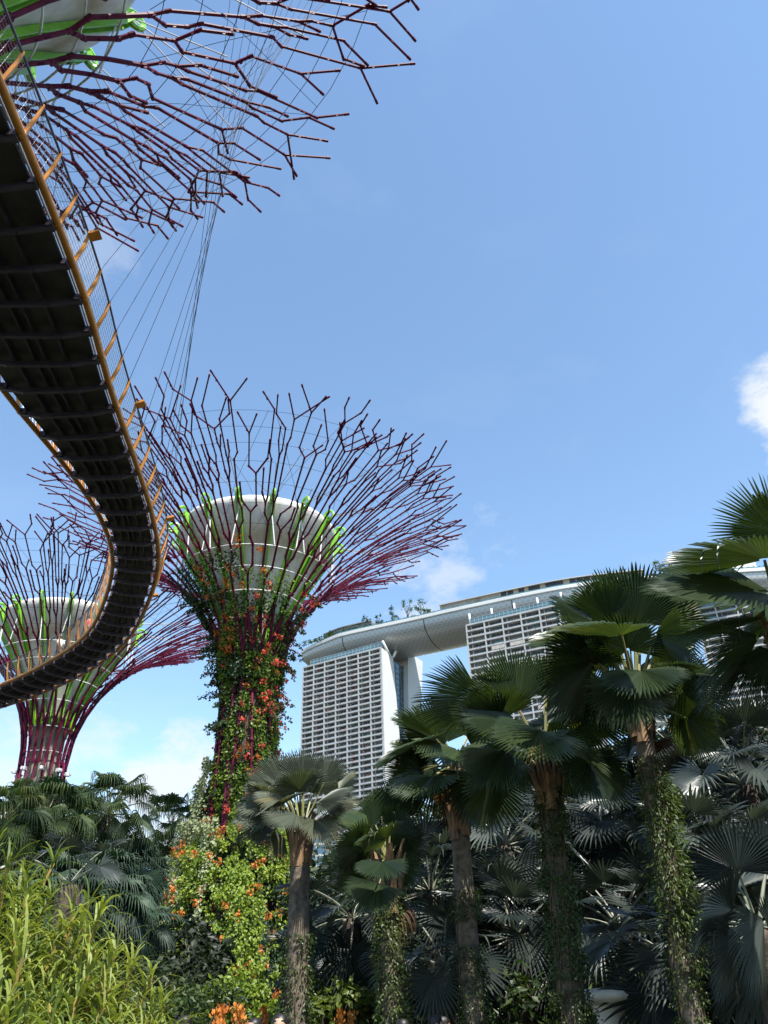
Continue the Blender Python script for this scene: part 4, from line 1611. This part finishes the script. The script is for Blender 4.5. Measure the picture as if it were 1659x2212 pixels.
mb.build('yellow_leaves', MT['vine_yellow'], v1)
st = MB()
for k in range(170):
    a = rr.uniform(0, 2 * PI)
    P = []
    z = rr.uniform(4, 14)
    top = rr.uniform(20, 30)
    while z < top:
        a += rr.uniform(-.10, .10)
        P.append(MID + V(((sleeve(z) + .1 + .12 * math.sin(z * 2 + k)) * math.cos(a), (sleeve(z) + .1) * math.sin(a), z)))
        z += rr.uniform(.7, 1.3)
    st.tube(P, .035, 4)
# loose sprays hanging out to both sides
sp, spf, spr = MB(), MB(), MB()
for k in range(120):
    z = rr.uniform(11, 33)
    side = rr.random() < .5
    a = (PI * 1.0 if side else 0) + rr.gauss(-.15, .55)
    rb = sleeve(z) + .2
    p = MID + V((rb * math.cos(a), rb * math.sin(a), z))
    d = V((math.cos(a), math.sin(a), rr.uniform(-.1, .7))).normalized()
    P = [p]
    ln = rr.uniform(.5, 1.9) * (1.0 if z < 30 else .8)
    for q in range(7):
        d = (d + V((0, 0, -.16)) + rvec(rr) * .22).normalized()
        P.append(P[-1] + d * ln / 7)
    st.tube(P, .018, 3)
    for q in P[1:]:
        for w in range(6):
            leaf_quad(sp, q + rvec(rr) * .16, rvec(rr), rvec(rr) + V((0, 0, -.5)), .24, .18)
        if rr.random() < (.34 if not side else .05):
            tgt = spr if (z > 24 or (z > 17 and rr.random() < .4)) else spf
            for w in range(8):
                leaf_quad(tgt, q + rvec(rr) * .16, rvec(rr), rvec(rr), .17, .16)
st.build('stem', MT['stem'], v1)
sp.build('spray', MT['vine_dark'], v1)
v2 = thing('climbing_plant', 'coral red flowering climber running up the right side of the tall trunk', 'climber', MID + V((3, -1, 8)), cl)
fl, fo = MB(), MB()


def blossom(mb, p, n, rad, sz, r):
    for w in range(n):
        q = rvec(r)
        leaf_quad(mb, p + q * rad * r.uniform(.4, 1), q + rvec(r) * .4, rvec(r), sz, sz)


for k in range(60):
    z = rr.uniform(13, 32)
    a = rr.gauss(-.62, .6)
    R_ = sleeve(z) + rr.uniform(.35, .95)
    blossom(fl, MID + V((R_ * math.cos(a), R_ * math.sin(a), z)), 20, .30, .19, rr)
v2.location = MID + V((3, -1, 8))
fl.build('flowers', MT['red'], v2, kind='stuff')
spr.build('flower_spray', MT['red'], v2, kind='stuff')
v3 = thing('climbing_plant', 'orange flowering climber on the upper left of the trunk below the funnel', 'climber', MID + V((-1, -3, 12)), cl)
for k in range(32):
    z = rr.uniform(27, 35.2)
    a = rr.gauss(-1.95, .33)
    R_ = sleeve(z) + rr.uniform(.3, .7)
    blossom(fo, MID + V((R_ * math.cos(a), R_ * math.sin(a), z)), 20, .32, .20, rr)
for k in range(22):
    z = rr.uniform(12, 27)
    a = rr.gauss(-1.2, .7)
    R_ = sleeve(z) + rr.uniform(.3, .8)
    blossom(fo, MID + V((R_ * math.cos(a), R_ * math.sin(a), z)), 16, .28, .19, rr)
fo.build('flowers', MT['orange'], v3, kind='stuff')
spf.build('flower_spray', MT['orange'], v3, kind='stuff')


# the mound round the foot
def mound(z):
    return 3.4 + 2.3 * math.sin(PI * min(1, max(0, (z + 3.5) / 16.5))) ** .8


def mpick(z0, z1, a0, a1, lump, seed, gate, off=0.0):
    def pick(r):
        z = r.uniform(z0, z1)
        a = r.uniform(a0, a1)
        nz = mnoise.noise(V((math.cos(a) * 2.6, math.sin(a) * 2.6 + seed, z * .30)))
        n2 = mnoise.noise(V((math.cos(a) * 8, math.sin(a) * 8 - seed, z * 1.1)))
        if nz + .7 * n2 < gate + r.uniform(-.2, .2):
            return None
        R_ = mound(z) + off + lump * (nz + .6 * n2) - r.random() ** 2 * .8
        return MID + V((R_ * math.cos(a), R_ * math.sin(a), z)), V((math.cos(a), math.sin(a), .35))
    return pick


m1 = thing('climbing_plant', 'mound of yellow green climber around the foot of the flowering trunk', 'climber', MID + V((0, -5, 0)), cl)
mb = MB()
cloud_leaves(mb, mpick(.3, 13.5, -2.4, 1.0, 1.2, 21, -.34, .6), 30000, .25, rr)
mb.build('leaves', MT['vine_yellow'], m1)
m2 = thing('climbing_plant', 'pale leaved creeper spilling over the left shoulder of the flowering mound', 'climber', MID + V((-5, -2, 0)), cl)
mb = MB()
cloud_leaves(mb, mpick(3.5, 14, -4.2, -1.75, 1.6, 22, -.22, .8), 17000, .24, rr)
cloud_leaves(mb, on_trunk(11, 19, -4.0, -2.5, lambda z: sleeve(z) + .5 + (19 - z) * .16, .9, 23, .1), 4500, .30, rr)
mb.build('leaves', MT['vine_pale'], m2)
m3 = thing('climbing_plant', 'deep green climber hanging in the shaded lower half of the mound', 'climber', MID + V((-1, -5.2, 0)), cl)
mb = MB()
cloud_leaves(mb, mpick(0, 6.5, -4.4, -1.5, .9, 24, -.10, -.2), 9000, .26, rr)
cloud_leaves(mb, mpick(0, 13, -4.4, 1.0, .1, 25, -.5, -.8), 16000, .27, rr)
for k in range(160):                                             # strands hanging to the ground
    a = rr.uniform(-3.4, .2)
    z0 = rr.uniform(3, 8)
    z = z0
    R_ = mound(z0) - rr.uniform(0, .6)
    while z > z0 - rr.uniform(2, 5) and z > .2:
        p = MID + V((R_ * math.cos(a), R_ * math.sin(a), z))
        for w in range(3):
            leaf_quad(mb, p + rvec(rr) * .13, V((math.cos(a), math.sin(a), .2)), V((0, 0, -1)) + rvec(rr) * .6, .26, .22)
        z -= .25
        a += rr.uniform(-.006, .006)
mb.build('leaves', MT['vine_dark'], m3)
m4 = thing('climbing_plant', 'orange bougainvillea blossoms scattered across the mound and its right edge', 'climber', MID + V((2, -5, 0)), cl)
fo = MB()
for k in range(85):
    z = rr.gauss(9.5, 2.6) if k % 3 else rr.uniform(1.5, 8)
    a = rr.gauss(-1.35, .75)
    R_ = mound(z) + rr.uniform(.5, 1.3)
    blossom(fo, MID + V((R_ * math.cos(a), R_ * math.sin(a), z)), 16, .30, .21, rr)
fo.build('flowers', MT['orange'], m4, kind='stuff')
# planting on the bare giant tree and its ferns
lf = thing('climbing_plant', 'grey green patchy planting on the lower trunk of the bare giant tree', 'climber', T_LEFT, cl)
MID = T_LEFT
mb, mb2, mb3 = MB(), MB(), MB()
cloud_leaves(mb, on_trunk(8, 21.5, -3.6, .6, lambda z: 1.95, .4, 41, .05), 9000, .34, rr)
cloud_leaves(mb2, on_trunk(8, 17.5, -3.6, .6, lambda z: 2.45, .45, 42, .12), 5500, .36, rr)
mb.build('grey_leaves', leaf_mat('grey_planting', (.20, .21, .15), (.09, .10, .07), .15, .6, .5), lf)
mb2.build('leaves', MT['vine_dark'], lf)
for k in range(40):
    z = rr.uniform(9, 18)
    a = rr.uniform(-3, 0)
    blossom(mb3, MID + V((3.2 * math.cos(a), 3.2 * math.sin(a), z)), 12, .35, .22, rr)
mb3.build('flowers', MT['orange'], lf, kind='stuff')
MID = T_MID


# ------------------------------------------------------------------ bright strap leaved shrubs, left foreground
def strap_shrub(x0, y0, Y, wx, hgt, n, label, seed, lw=.019, ll=.30):
    r = random.Random(seed)
    c = at(x0, y0, Y)
    b = V((c.x, c.y, 0))
    t = thing('strap_leaf_shrub', label, 'shrub', b, 'bright strap leaved shrubs at bottom left')
    cn, lv = MB(), MB()
    for k in range(n):
        a = r.uniform(0, 2 * PI)
        q = r.random() ** .5
        top = b + V((math.cos(a) * q * wx, math.sin(a) * q * wx * .7, hgt * (1 - .62 * q ** 2.0) * r.uniform(.72, 1.06)))
        base = b + V((math.cos(a) * q * wx * .35, math.sin(a) * q * wx * .3, 0))
        P = [base.lerp(top, s) + V((0, 0, .12 * hgt * math.sin(PI * s))) + V((math.cos(a), math.sin(a), 0)) * (-.12 * wx * math.sin(PI * s)) for s in (0, .25, .5, .75, 1)]
        cn.tube(P, [.022, .019, .016, .013, .009], 5)
        d = (P[4] - P[3]).normalized()
        m = r.randrange(34, 50)
        for j in range(m):
            s = j / m
            o = P[4] - d * (s * .62) * r.uniform(.9, 1.1)
            az = j * 2.4 + r.uniform(-.4, .4)
            el = R(72 - 88 * s + r.uniform(-16, 16))
            dd = V((math.cos(az) * math.cos(el), math.sin(az) * math.cos(el), math.sin(el)))
            L = ll * r.uniform(.75, 1.3)
            w = lw * r.uniform(.8, 1.25)
            sd = dd.cross(V((0, 0, 1)))
            if sd.length < .05:
                continue
            sd.normalize()
            vs = []
            p = o.copy()
            seg = 5
            for s2 in range(seg + 1):
                ww = w * (.55, 1, 1, .85, .5, .04)[s2] / 2
                vs += [p - sd * ww, p + sd * ww]
                p = p + dd * L / seg
                dd = (dd + V((0, 0, -.42))).normalized()
            lv.add(vs, [(2 * i, 2 * i + 1, 2 * i + 3, 2 * i + 2) for i in range(seg)])
    cn.build('cane', MT['cane'], t)
    lv.build('leaves', MT['strap'], t)
    return t


strap_shrub(20, 1890, 6.4, 1.15, 2.75, 150, 'tallest yellow green strap leaved shrub at the left edge', 201)
strap_shrub(120, 1985, 5.8, .85, 2.35, 115, 'bright strap leaved shrub arching in the middle of the left clump', 202)
strap_shrub(235, 2120, 6.6, .80, 2.02, 120, 'low arching strap leaved shrub at the right end of the left clump', 203)
strap_shrub(20, 2120, 4.6, .75, 1.85, 85, 'nearest strap leaved shrub in the bottom left corner', 204)
strap_shrub(150, 2190, 5.4, .7, 1.70, 80, 'low strap leaved shrub at the bottom beside the corner one', 205)


# ------------------------------------------------------------------ shrubs and trees behind
def leafy(name, label, cat, px, Y, hgt, wd, n, sz, mt, seed, group, trunk_h=.25, dp=None):
    r = random.Random(seed)
    c = at(px, 2190, Y)
    b = V((c.x, c.y, 0))
    t = thing(name, label, cat, b, group)
    dp = dp or wd
    tr, cr = MB(), MB()
    tr.tube([b, b + V((0, 0, hgt * .5)), b + V((.1, 0, hgt * .8))], [.05 * hgt * .5, .04 * hgt * .5, .02 * hgt * .4], 7)
    lumps = []
    for k in range(16):
        d = rvec(r)
        p = b + V((d.x * wd * .40, d.y * dp * .40, hgt * (trunk_h + (1 - trunk_h) * (.5 + .42 * d.z))))
        lumps.append((p, r.uniform(.16, .30) * min(wd, hgt)))
        tr.tube([b + V((0, 0, hgt * .35)), p], [.015 * hgt * .5, .006 * hgt], 5)
    for q in range(n):
        p, s = lumps[int(r.random() * len(lumps))]
        d = rvec(r)
        d.z = abs(d.z) * .8 if r.random() < .65 else d.z
        o = p + d * s * r.uniform(.55, 1.0)
        leaf_quad(cr, o, d + rvec(r) * .5, d * .5 + rvec(r) * .7 + V((0, 0, -.4)), sz * r.uniform(.6, 1.4), sz * .6 * r.uniform(.7, 1.3))
    tr.build('trunk' if trunk_h > .1 else 'stem', MT['bark_dark'], t)
    cr.build('crown' if trunk_h > .1 else 'leaves', MT[mt], t)
    return t


wood = 'woodland trees behind the palms'
for k, (px, Y, hh, ww, lb) in enumerate([
        (790, 46, 9.5, 5.5, 'leafy tree glimpsed right of the dome palm'), (860, 38, 9.2, 6.5, 'leafy tree behind the low dark palm'), (930, 32, 8.4, 8, 'leafy tree behind the stubbed palm'),
        (1060, 30, 9.0, 8, 'dark tree behind the gap left of the ivy trunk'), (1180, 33, 9.5, 8.5, 'dark tree behind the ivy trunk palm'), (1300, 30, 9.4, 8, 'dark tree behind the right gap'),
        (1430, 29, 9.0, 8, 'dark tree behind the bright silver palm'), (1560, 27, 8.5, 8, 'dark tree behind the spiky silver palm'), (1690, 25, 8.6, 8, 'dark tree beyond the right edge palms'),
        (260, 46, 7.5, 9, 'shaded tree under the weeping palms'), (90, 44, 8.0, 9, 'shaded tree at left under the bare giant tree'), (330, 72, 8.5, 8, 'shaded tree left of the flowering mound'), (-60, 40, 8.0, 9, 'shaded tree at the far left edge'),
        (330, 36, 5.0, 6, 'small dark tree under the blue green palms'), (690, 66, 8.0, 8, 'sunlit tree behind the right side of the flowering mound')]):
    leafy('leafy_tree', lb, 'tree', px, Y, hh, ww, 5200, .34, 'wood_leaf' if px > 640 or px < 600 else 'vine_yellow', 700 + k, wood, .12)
for k, (x, y, hh, ww) in enumerate([(9.5, -3, 13, 9), (13.5, 5, 12.5, 9), (16, 14, 13, 9.5), (1, -12, 14, 10), (-9, -12, 14, 10)]):  # unseen trees, added to shade the lower palms and block sky light
    o = leafy('shade_tree', 'unseen tall leafy tree added outside the view to shade the palms', 'tree', 829.5, 30, hh, ww, 3600, .75, 'wood_leaf', 760 + k, 'unseen trees added to shade the palms', .45)
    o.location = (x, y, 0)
sh = 'shrubs along the planting bed'
for k, (px, Y, hh, ww, mt, lb) in enumerate([
        (420, 24, 2.4, 3.4, 'shrub', 'low green shrub left of the foot of the mound'), (520, 26, 2.6, 3.2, 'vine_yellow', 'bright shrub in front of the mound foot'), (600, 20, 1.9, 2.2, 'vine_pale', 'pale leaved shrub at the dome palm foot'),
        (690, 19, 2.2, 2.8, 'fern', 'sunlit ferny shrub right of the dome palm trunk'), (760, 20, 2.3, 3, 'fern', 'yellow green shrub between the dome palm and the low palm'), (330, 20, 2.3, 2.6, 'shrub', 'blue green shrub beside the strap leaved clump'),
        (920, 19, 2.2, 3, 'shrub', 'dark shrub right of the low palm trunk'), (1110, 17, 2.2, 3, 'shrub', 'dark shrub between stubbed and ivy trunks'), (1330, 15.5, 2.0, 2.6, 'shrub', 'shaded shrub beside the stone seat'),
        (1420, 18, 2.4, 3, 'shrub', 'dark shrub left of the tallest trunk foot'), (1600, 15, 2.4, 3, 'shrub', 'dark shrub at the bottom right'), (1000, 26, 3.4, 4, 'wood_leaf', 'tall dark shrub behind the stubbed trunk'),
        (1250, 25, 3.6, 5, 'wood_leaf', 'tall dark shrub behind the stone seat'), (1480, 23, 3.6, 5, 'wood_leaf', 'tall dark shrub behind the tallest trunk'), (830, 26, 3.6, 5, 'wood_leaf', 'tall dark shrub behind the low palm'),
        (280, 27, 3.2, 4, 'wood_leaf', 'dark shrub under the bushy dome'), (400, 31, 3.2, 4, 'wood_leaf', 'dark shrub under the blue green palm'), (1620, 21, 3.8, 5, 'wood_leaf', 'tall dark shrub at the right edge')]):
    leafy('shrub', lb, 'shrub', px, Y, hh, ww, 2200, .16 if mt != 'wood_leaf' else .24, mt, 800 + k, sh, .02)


# orange flower spikes in the bed
for k, (px, py, Y) in enumerate([(480, 2190, 17), (510, 2188, 17.4), (522, 2196, 16.8), (570, 2192, 18), (468, 2204, 16), (735, 2200, 18), (760, 2204, 18), (880, 2206, 17)]):
    a = at(px, py, Y)
    r = random.Random(900 + k)
    t = thing('flower_spike', ('orange flower spike in the bed below the mound, left of the dome palm trunk' if px < 600 else 'orange flower spike low in the bed right of the dome palm trunk'), 'flower', V((a.x, a.y, 0)), 'orange flower spikes in the bed below the mound' if px < 600 else 'orange flower spikes right of the dome palm')
    m = MB()
    m.tube([V((a.x, a.y, 0)), a], [.02, .014], 5)
    m.build('stem', MT['petiole'], t)
    m = MB()
    for q in range(60):
        z = r.uniform(-.28, .12)
        leaf_quad(m, a + V((r.gauss(0, .045), r.gauss(0, .045), z)), rvec(r), V((0, 0, 1)) + rvec(r) * .6, .09, .06)
    m.build('flowers', MT['orange'], t)


# pale stone seat among the ferns
s0 = at(1313, 2165, 13.5)
t = thing('stone_mushroom', 'pale flat topped stone mushroom standing in deep shade between the thick trunks', 'sculpture', V((s0.x, s0.y, 0)))
m = MB()
m.lathe([(.30, 0), (.24, .5), (.20, 1.0), (.19, 1.45), (.24, 1.68)], 20, c=(s0.x, s0.y, 0))
m.build('stem', MT['stone'], t, True)
m = MB()
m.lathe([(.0, 1.66), (.30, 1.68), (.50, 1.74), (.54, 1.79), (.50, 1.84), (.30, 1.88), (0, 1.90)], 28, c=(s0.x, s0.y, 0), fn=lambda a, q, z: q * (1 + .06 * math.sin(3 * a) + .03 * math.sin(7 * a)))
m.build('cap', MT['stone'], t, True)

# blue glass block far behind the left palms
c = at(150, 1840, 300)
t = thing('office_block', 'blue glass office block far off behind the weeping palms', 'building', (c.x, c.y, 0))
for (x0, w_, h_) in ((-95, 40, c.z + 14), (-48, 46, c.z + 2), (2, 42, c.z - 4), (48, 44, c.z + 8)):
    m = MB()
    m.abox(c.x + x0, c.x + x0 + w_, c.y, c.y + 25, 0, h_)
    m.build('wall', MT['blue_glass'], t)
    f = MB()
    for k in range(int(h_ / 3.6)):
        f.abox(c.x + x0 - .1, c.x + x0 + w_ + .1, c.y - .15, c.y + .1, k * 3.6, k * 3.6 + .7)
    for k in range(int(w_ / 3)):
        f.abox(c.x + x0 + k * 3, c.x + x0 + k * 3 + .25, c.y - .2, c.y + .1, 0, h_)
    f.build('floor_bands', MT['mbs_slab'], t)
# ------------------------------------------------------------------ people
def skin_obj(name, verts, edges, radii, mats, parent, sub=2, root=0):
    me = bpy.data.meshes.new(name)
    me.from_pydata(verts, edges, [])
    me.materials.append(mats)
    o = bpy.data.objects.new(name, me)
    col.objects.link(o)
    md = o.modifiers.new('skin', 'SKIN')
    md.use_smooth_shade = True
    for i, v in enumerate(me.skin_vertices[0].data):
        rr_ = radii[i]
        v.radius = (rr_, rr_) if isinstance(rr_, (int, float)) else rr_
        v.use_root = (i == root)
    o.modifiers.new('sub', 'SUBSURF').levels = sub
    o.modifiers['sub'].render_levels = sub
    o.parent = parent
    return o


def person(label, loc, rot, shirt, height=1.68, step=.12, lean=.0, hairlong=False):
    t = thing('person', label, 'person', (0, 0, 0))
    h = height / 1.70
    # skeleton: pelvis, spine, neck, head, arms, legs
    Vx = [(0, 0, .93), (0, .0, 1.12), (0, lean, 1.36), (0, lean + .01, 1.47), (0, lean + .02, 1.55),
          (-.17, lean, 1.39), (-.23, lean - .02, 1.13), (-.22, lean + .10, .92), (.17, lean, 1.39), (.23, lean - .02, 1.13), (.22, lean + .12, .93),
          (-.09, 0, .88), (-.10, step, .48), (-.10, step - .03, .08), (-.10, step + .12, .03),
          (.09, 0, .88), (.10, -step * .6, .49), (.10, -step, .08), (.10, -step + .14, .03)]
    E = [(0, 1), (1, 2), (2, 3), (3, 4), (2, 5), (5, 6), (6, 7), (2, 8), (8, 9), (9, 10), (0, 11), (11, 12), (12, 13), (13, 14), (0, 15), (15, 16), (16, 17), (17, 18)]
    Rd = [(.15, .10), (.14, .095), (.16, .10), .055, .055, .055, .042, .03, .055, .042, .03, .085, .058, .04, .035, .085, .058, .04, .035]
    sc_ = lambda vs: [(x * h, y * h, z * h) for x, y, z in vs]
    body = skin_obj('body', sc_(Vx), E, [tuple(q * h for q in r_) if isinstance(r_, tuple) else r_ * h for r_ in Rd], MT['skin'], t)
    # head with face, one closed shape
    m = MB()
    n = 20
    prof_ = [(0, -.118), (.035, -.112), (.055, -.085), (.068, -.045), (.076, 0), (.079, .04), (.074, .075), (.055, .105), (.028, .118), (0, .121)]

    def face(a, q, z):
        f = math.sin(a)                                          # +y is forwards
        k = q * (1.0 + .20 * abs(f))
        if f > .9 and -.05 < z < .02:
            k += .022 * (f - .9) / .1                            # nose
        if f > .8 and -.09 < z < -.06:
            k += .006
        return k
    m.lathe([(q * h, z * h) for q, z in prof_], n, 0, (0, (lean + .03) * h, 1.585 * h), face)
    for s in (-1, 1):
        m.tube([V((s * .078 * h, (lean + .02) * h, 1.56 * h)), V((s * .092 * h, (lean + .01) * h, 1.60 * h))], .018 * h, 6, 0)
        m.tube([V((s * .03 * h, (lean + .108) * h, 1.60 * h)), V((s * .03 * h, (lean + .118) * h, 1.60 * h))], .010 * h, 6, 1)
    m.tube([V((-.022 * h, (lean + .112) * h, 1.525 * h)), V((.022 * h, (lean + .112) * h, 1.525 * h))], .006 * h, 5, 2)
    o = m.build('head', [MT['skin'], MT['hair'], MT['shirt_red']], None, True)
    o.parent = t
    m = MB()
    m.lathe([(q * h, z * h) for q, z in [(.084, -.055 if not hairlong else -.16), (.090, .0), (.088, .05), (.080, .085), (.060, .115), (.03, .130), (0, .133)]], n, 0, (0, (lean + .012) * h, 1.585 * h), lambda a, q, z: q * (1.0 + .20 * abs(math.sin(a))) * (1.06 if math.sin(a) < .35 else (.90 if z < .05 * h else 1.05)))
    o = m.build('hair', MT['hair'], None, True)
    o.parent = t
    # hands: palm, four fingers and a thumb each
    for s in (-1, 1):
        w = V((s * .22, lean + .11, .915))
        vs, es, rs = [tuple(w), tuple(w + V((0, .03, -.06)))], [(0, 1)], [.026, .030]
        for k in range(4):
            b = w + V(((k - 1.5) * .017, .04, -.09))
            q = [w + V(((k - 1.5) * .015, .032, -.07)), b, b + V((0, .022, -.028 - .004 * (k in (1, 2)))), b + V((0, .022, -.055 - .006 * (k in (1, 2))))]
            o_ = len(vs)
            vs += [tuple(x) for x in q[1:]]
            es += [(1, o_), (o_, o_ + 1), (o_ + 1, o_ + 2)]
            rs += [.009, .008, .007]
        o_ = len(vs)
        vs += [tuple(w + V((-s * .035, .03, -.03))), tuple(w + V((-s * .04, .05, -.06)))]
        es += [(0, o_), (o_, o_ + 1)]
        rs += [.011, .009]
        skin_obj('hand', sc_(vs), es, [q * h for q in rs], MT['skin'], t, 1)
    # clothes grown from the same skeleton, a little fatter
    keep = [0, 1, 2, 5, 6, 8, 9]
    mp = {k: i for i, k in enumerate(keep)}
    es = [(mp[a], mp[b]) for a, b in E if a in mp and b in mp]
    rd = [(.172, .122), (.162, .115), (.178, .118), .072, .056, .072, .056]
    skin_obj('shirt', sc_([Vx[k] for k in keep]), es, [tuple(q * h for q in r_) if isinstance(r_, tuple) else r_ * h for r_ in rd], shirt, t)
    keep = [0, 11, 12, 13, 15, 16, 17]
    mp = {k: i for i, k in enumerate(keep)}
    es = [(mp[a], mp[b]) for a, b in E if a in mp and b in mp]
    rd = [(.160, .115), .100, .074, .058, .100, .074, .058]
    skin_obj('trousers', sc_([Vx[k] for k in keep]), es, [tuple(q * h for q in r_) if isinstance(r_, tuple) else r_ * h for r_ in rd], MT['trousers'], t)
    for s, y in ((-1, step), (1, -step)):
        m = MB()
        m.tube([V((s * .10 * h, (y - .09) * h, .035)), V((s * .10 * h, (y + .02) * h, .05)), V((s * .10 * h, (y + .15) * h, .03))], [.045, .05, .035], 8)
        o = m.build('shoe', MT['hair'], None, True)
        o.parent = t
    t.location = loc
    t.rotation_euler = (0, 0, rot)
    return t


for k, (px, top, Y, shirt, rot, lb, lng) in enumerate([
        (400, 2196, 15.0, 'shirt_blue', 1.2, 'dark haired person in blue at the bottom edge below the flowering mound', False),
        (552, 2202, 12.5, 'shirt_grey', 2.6, 'person in grey, head only just in view left of the dome palm trunk', True),
        (606, 2193, 11.5, 'shirt_white', 3.1, 'dark haired person just left of the dome palm trunk at the bottom edge', False),
        (938, 2194, 14.0, 'shirt_red', -1.4, 'person in red turned sideways at the bottom edge under the stubbed palm', False),
        (955, 2197, 14.6, 'shirt_grey', -1.2, 'person in grey standing right beside the one in red', False),
        (870, 2203, 13.0, 'shirt_white', .4, 'person in white at the bottom edge under the low dark palm', True)]):
    a = at(px, top, Y)
    person(lb, (a.x, a.y, 0), rot, MT[shirt], a.z, .13, 0, lng)


def on_walk(x, y):
    p = atz(x, y, WZ + 1.0)
    i = min(range(NW), key=lambda q: (V((ctr[q].x, ctr[q].y, 0)) - V((p.x, p.y, 0))).length)
    return i


i = on_walk(196, 1425)
q = ctr[i] - rgt[i] * (hw[i] - .30)
person('person in white on the walkway leaning at the rail', (q.x, q.y, WZ + .10), math.atan2(tng[i].y, tng[i].x) - PI / 2, MT['shirt_white'], 1.75, .2)
i = on_walk(250, 1365)
q = ctr[i] - rgt[i] * (hw[i] - .35)
person('person in orange red walking at the far bend of the walkway', (q.x, q.y, WZ + .10), math.atan2(tng[i].y, tng[i].x) - PI / 2, MT['shirt_red'], 1.7, .2)
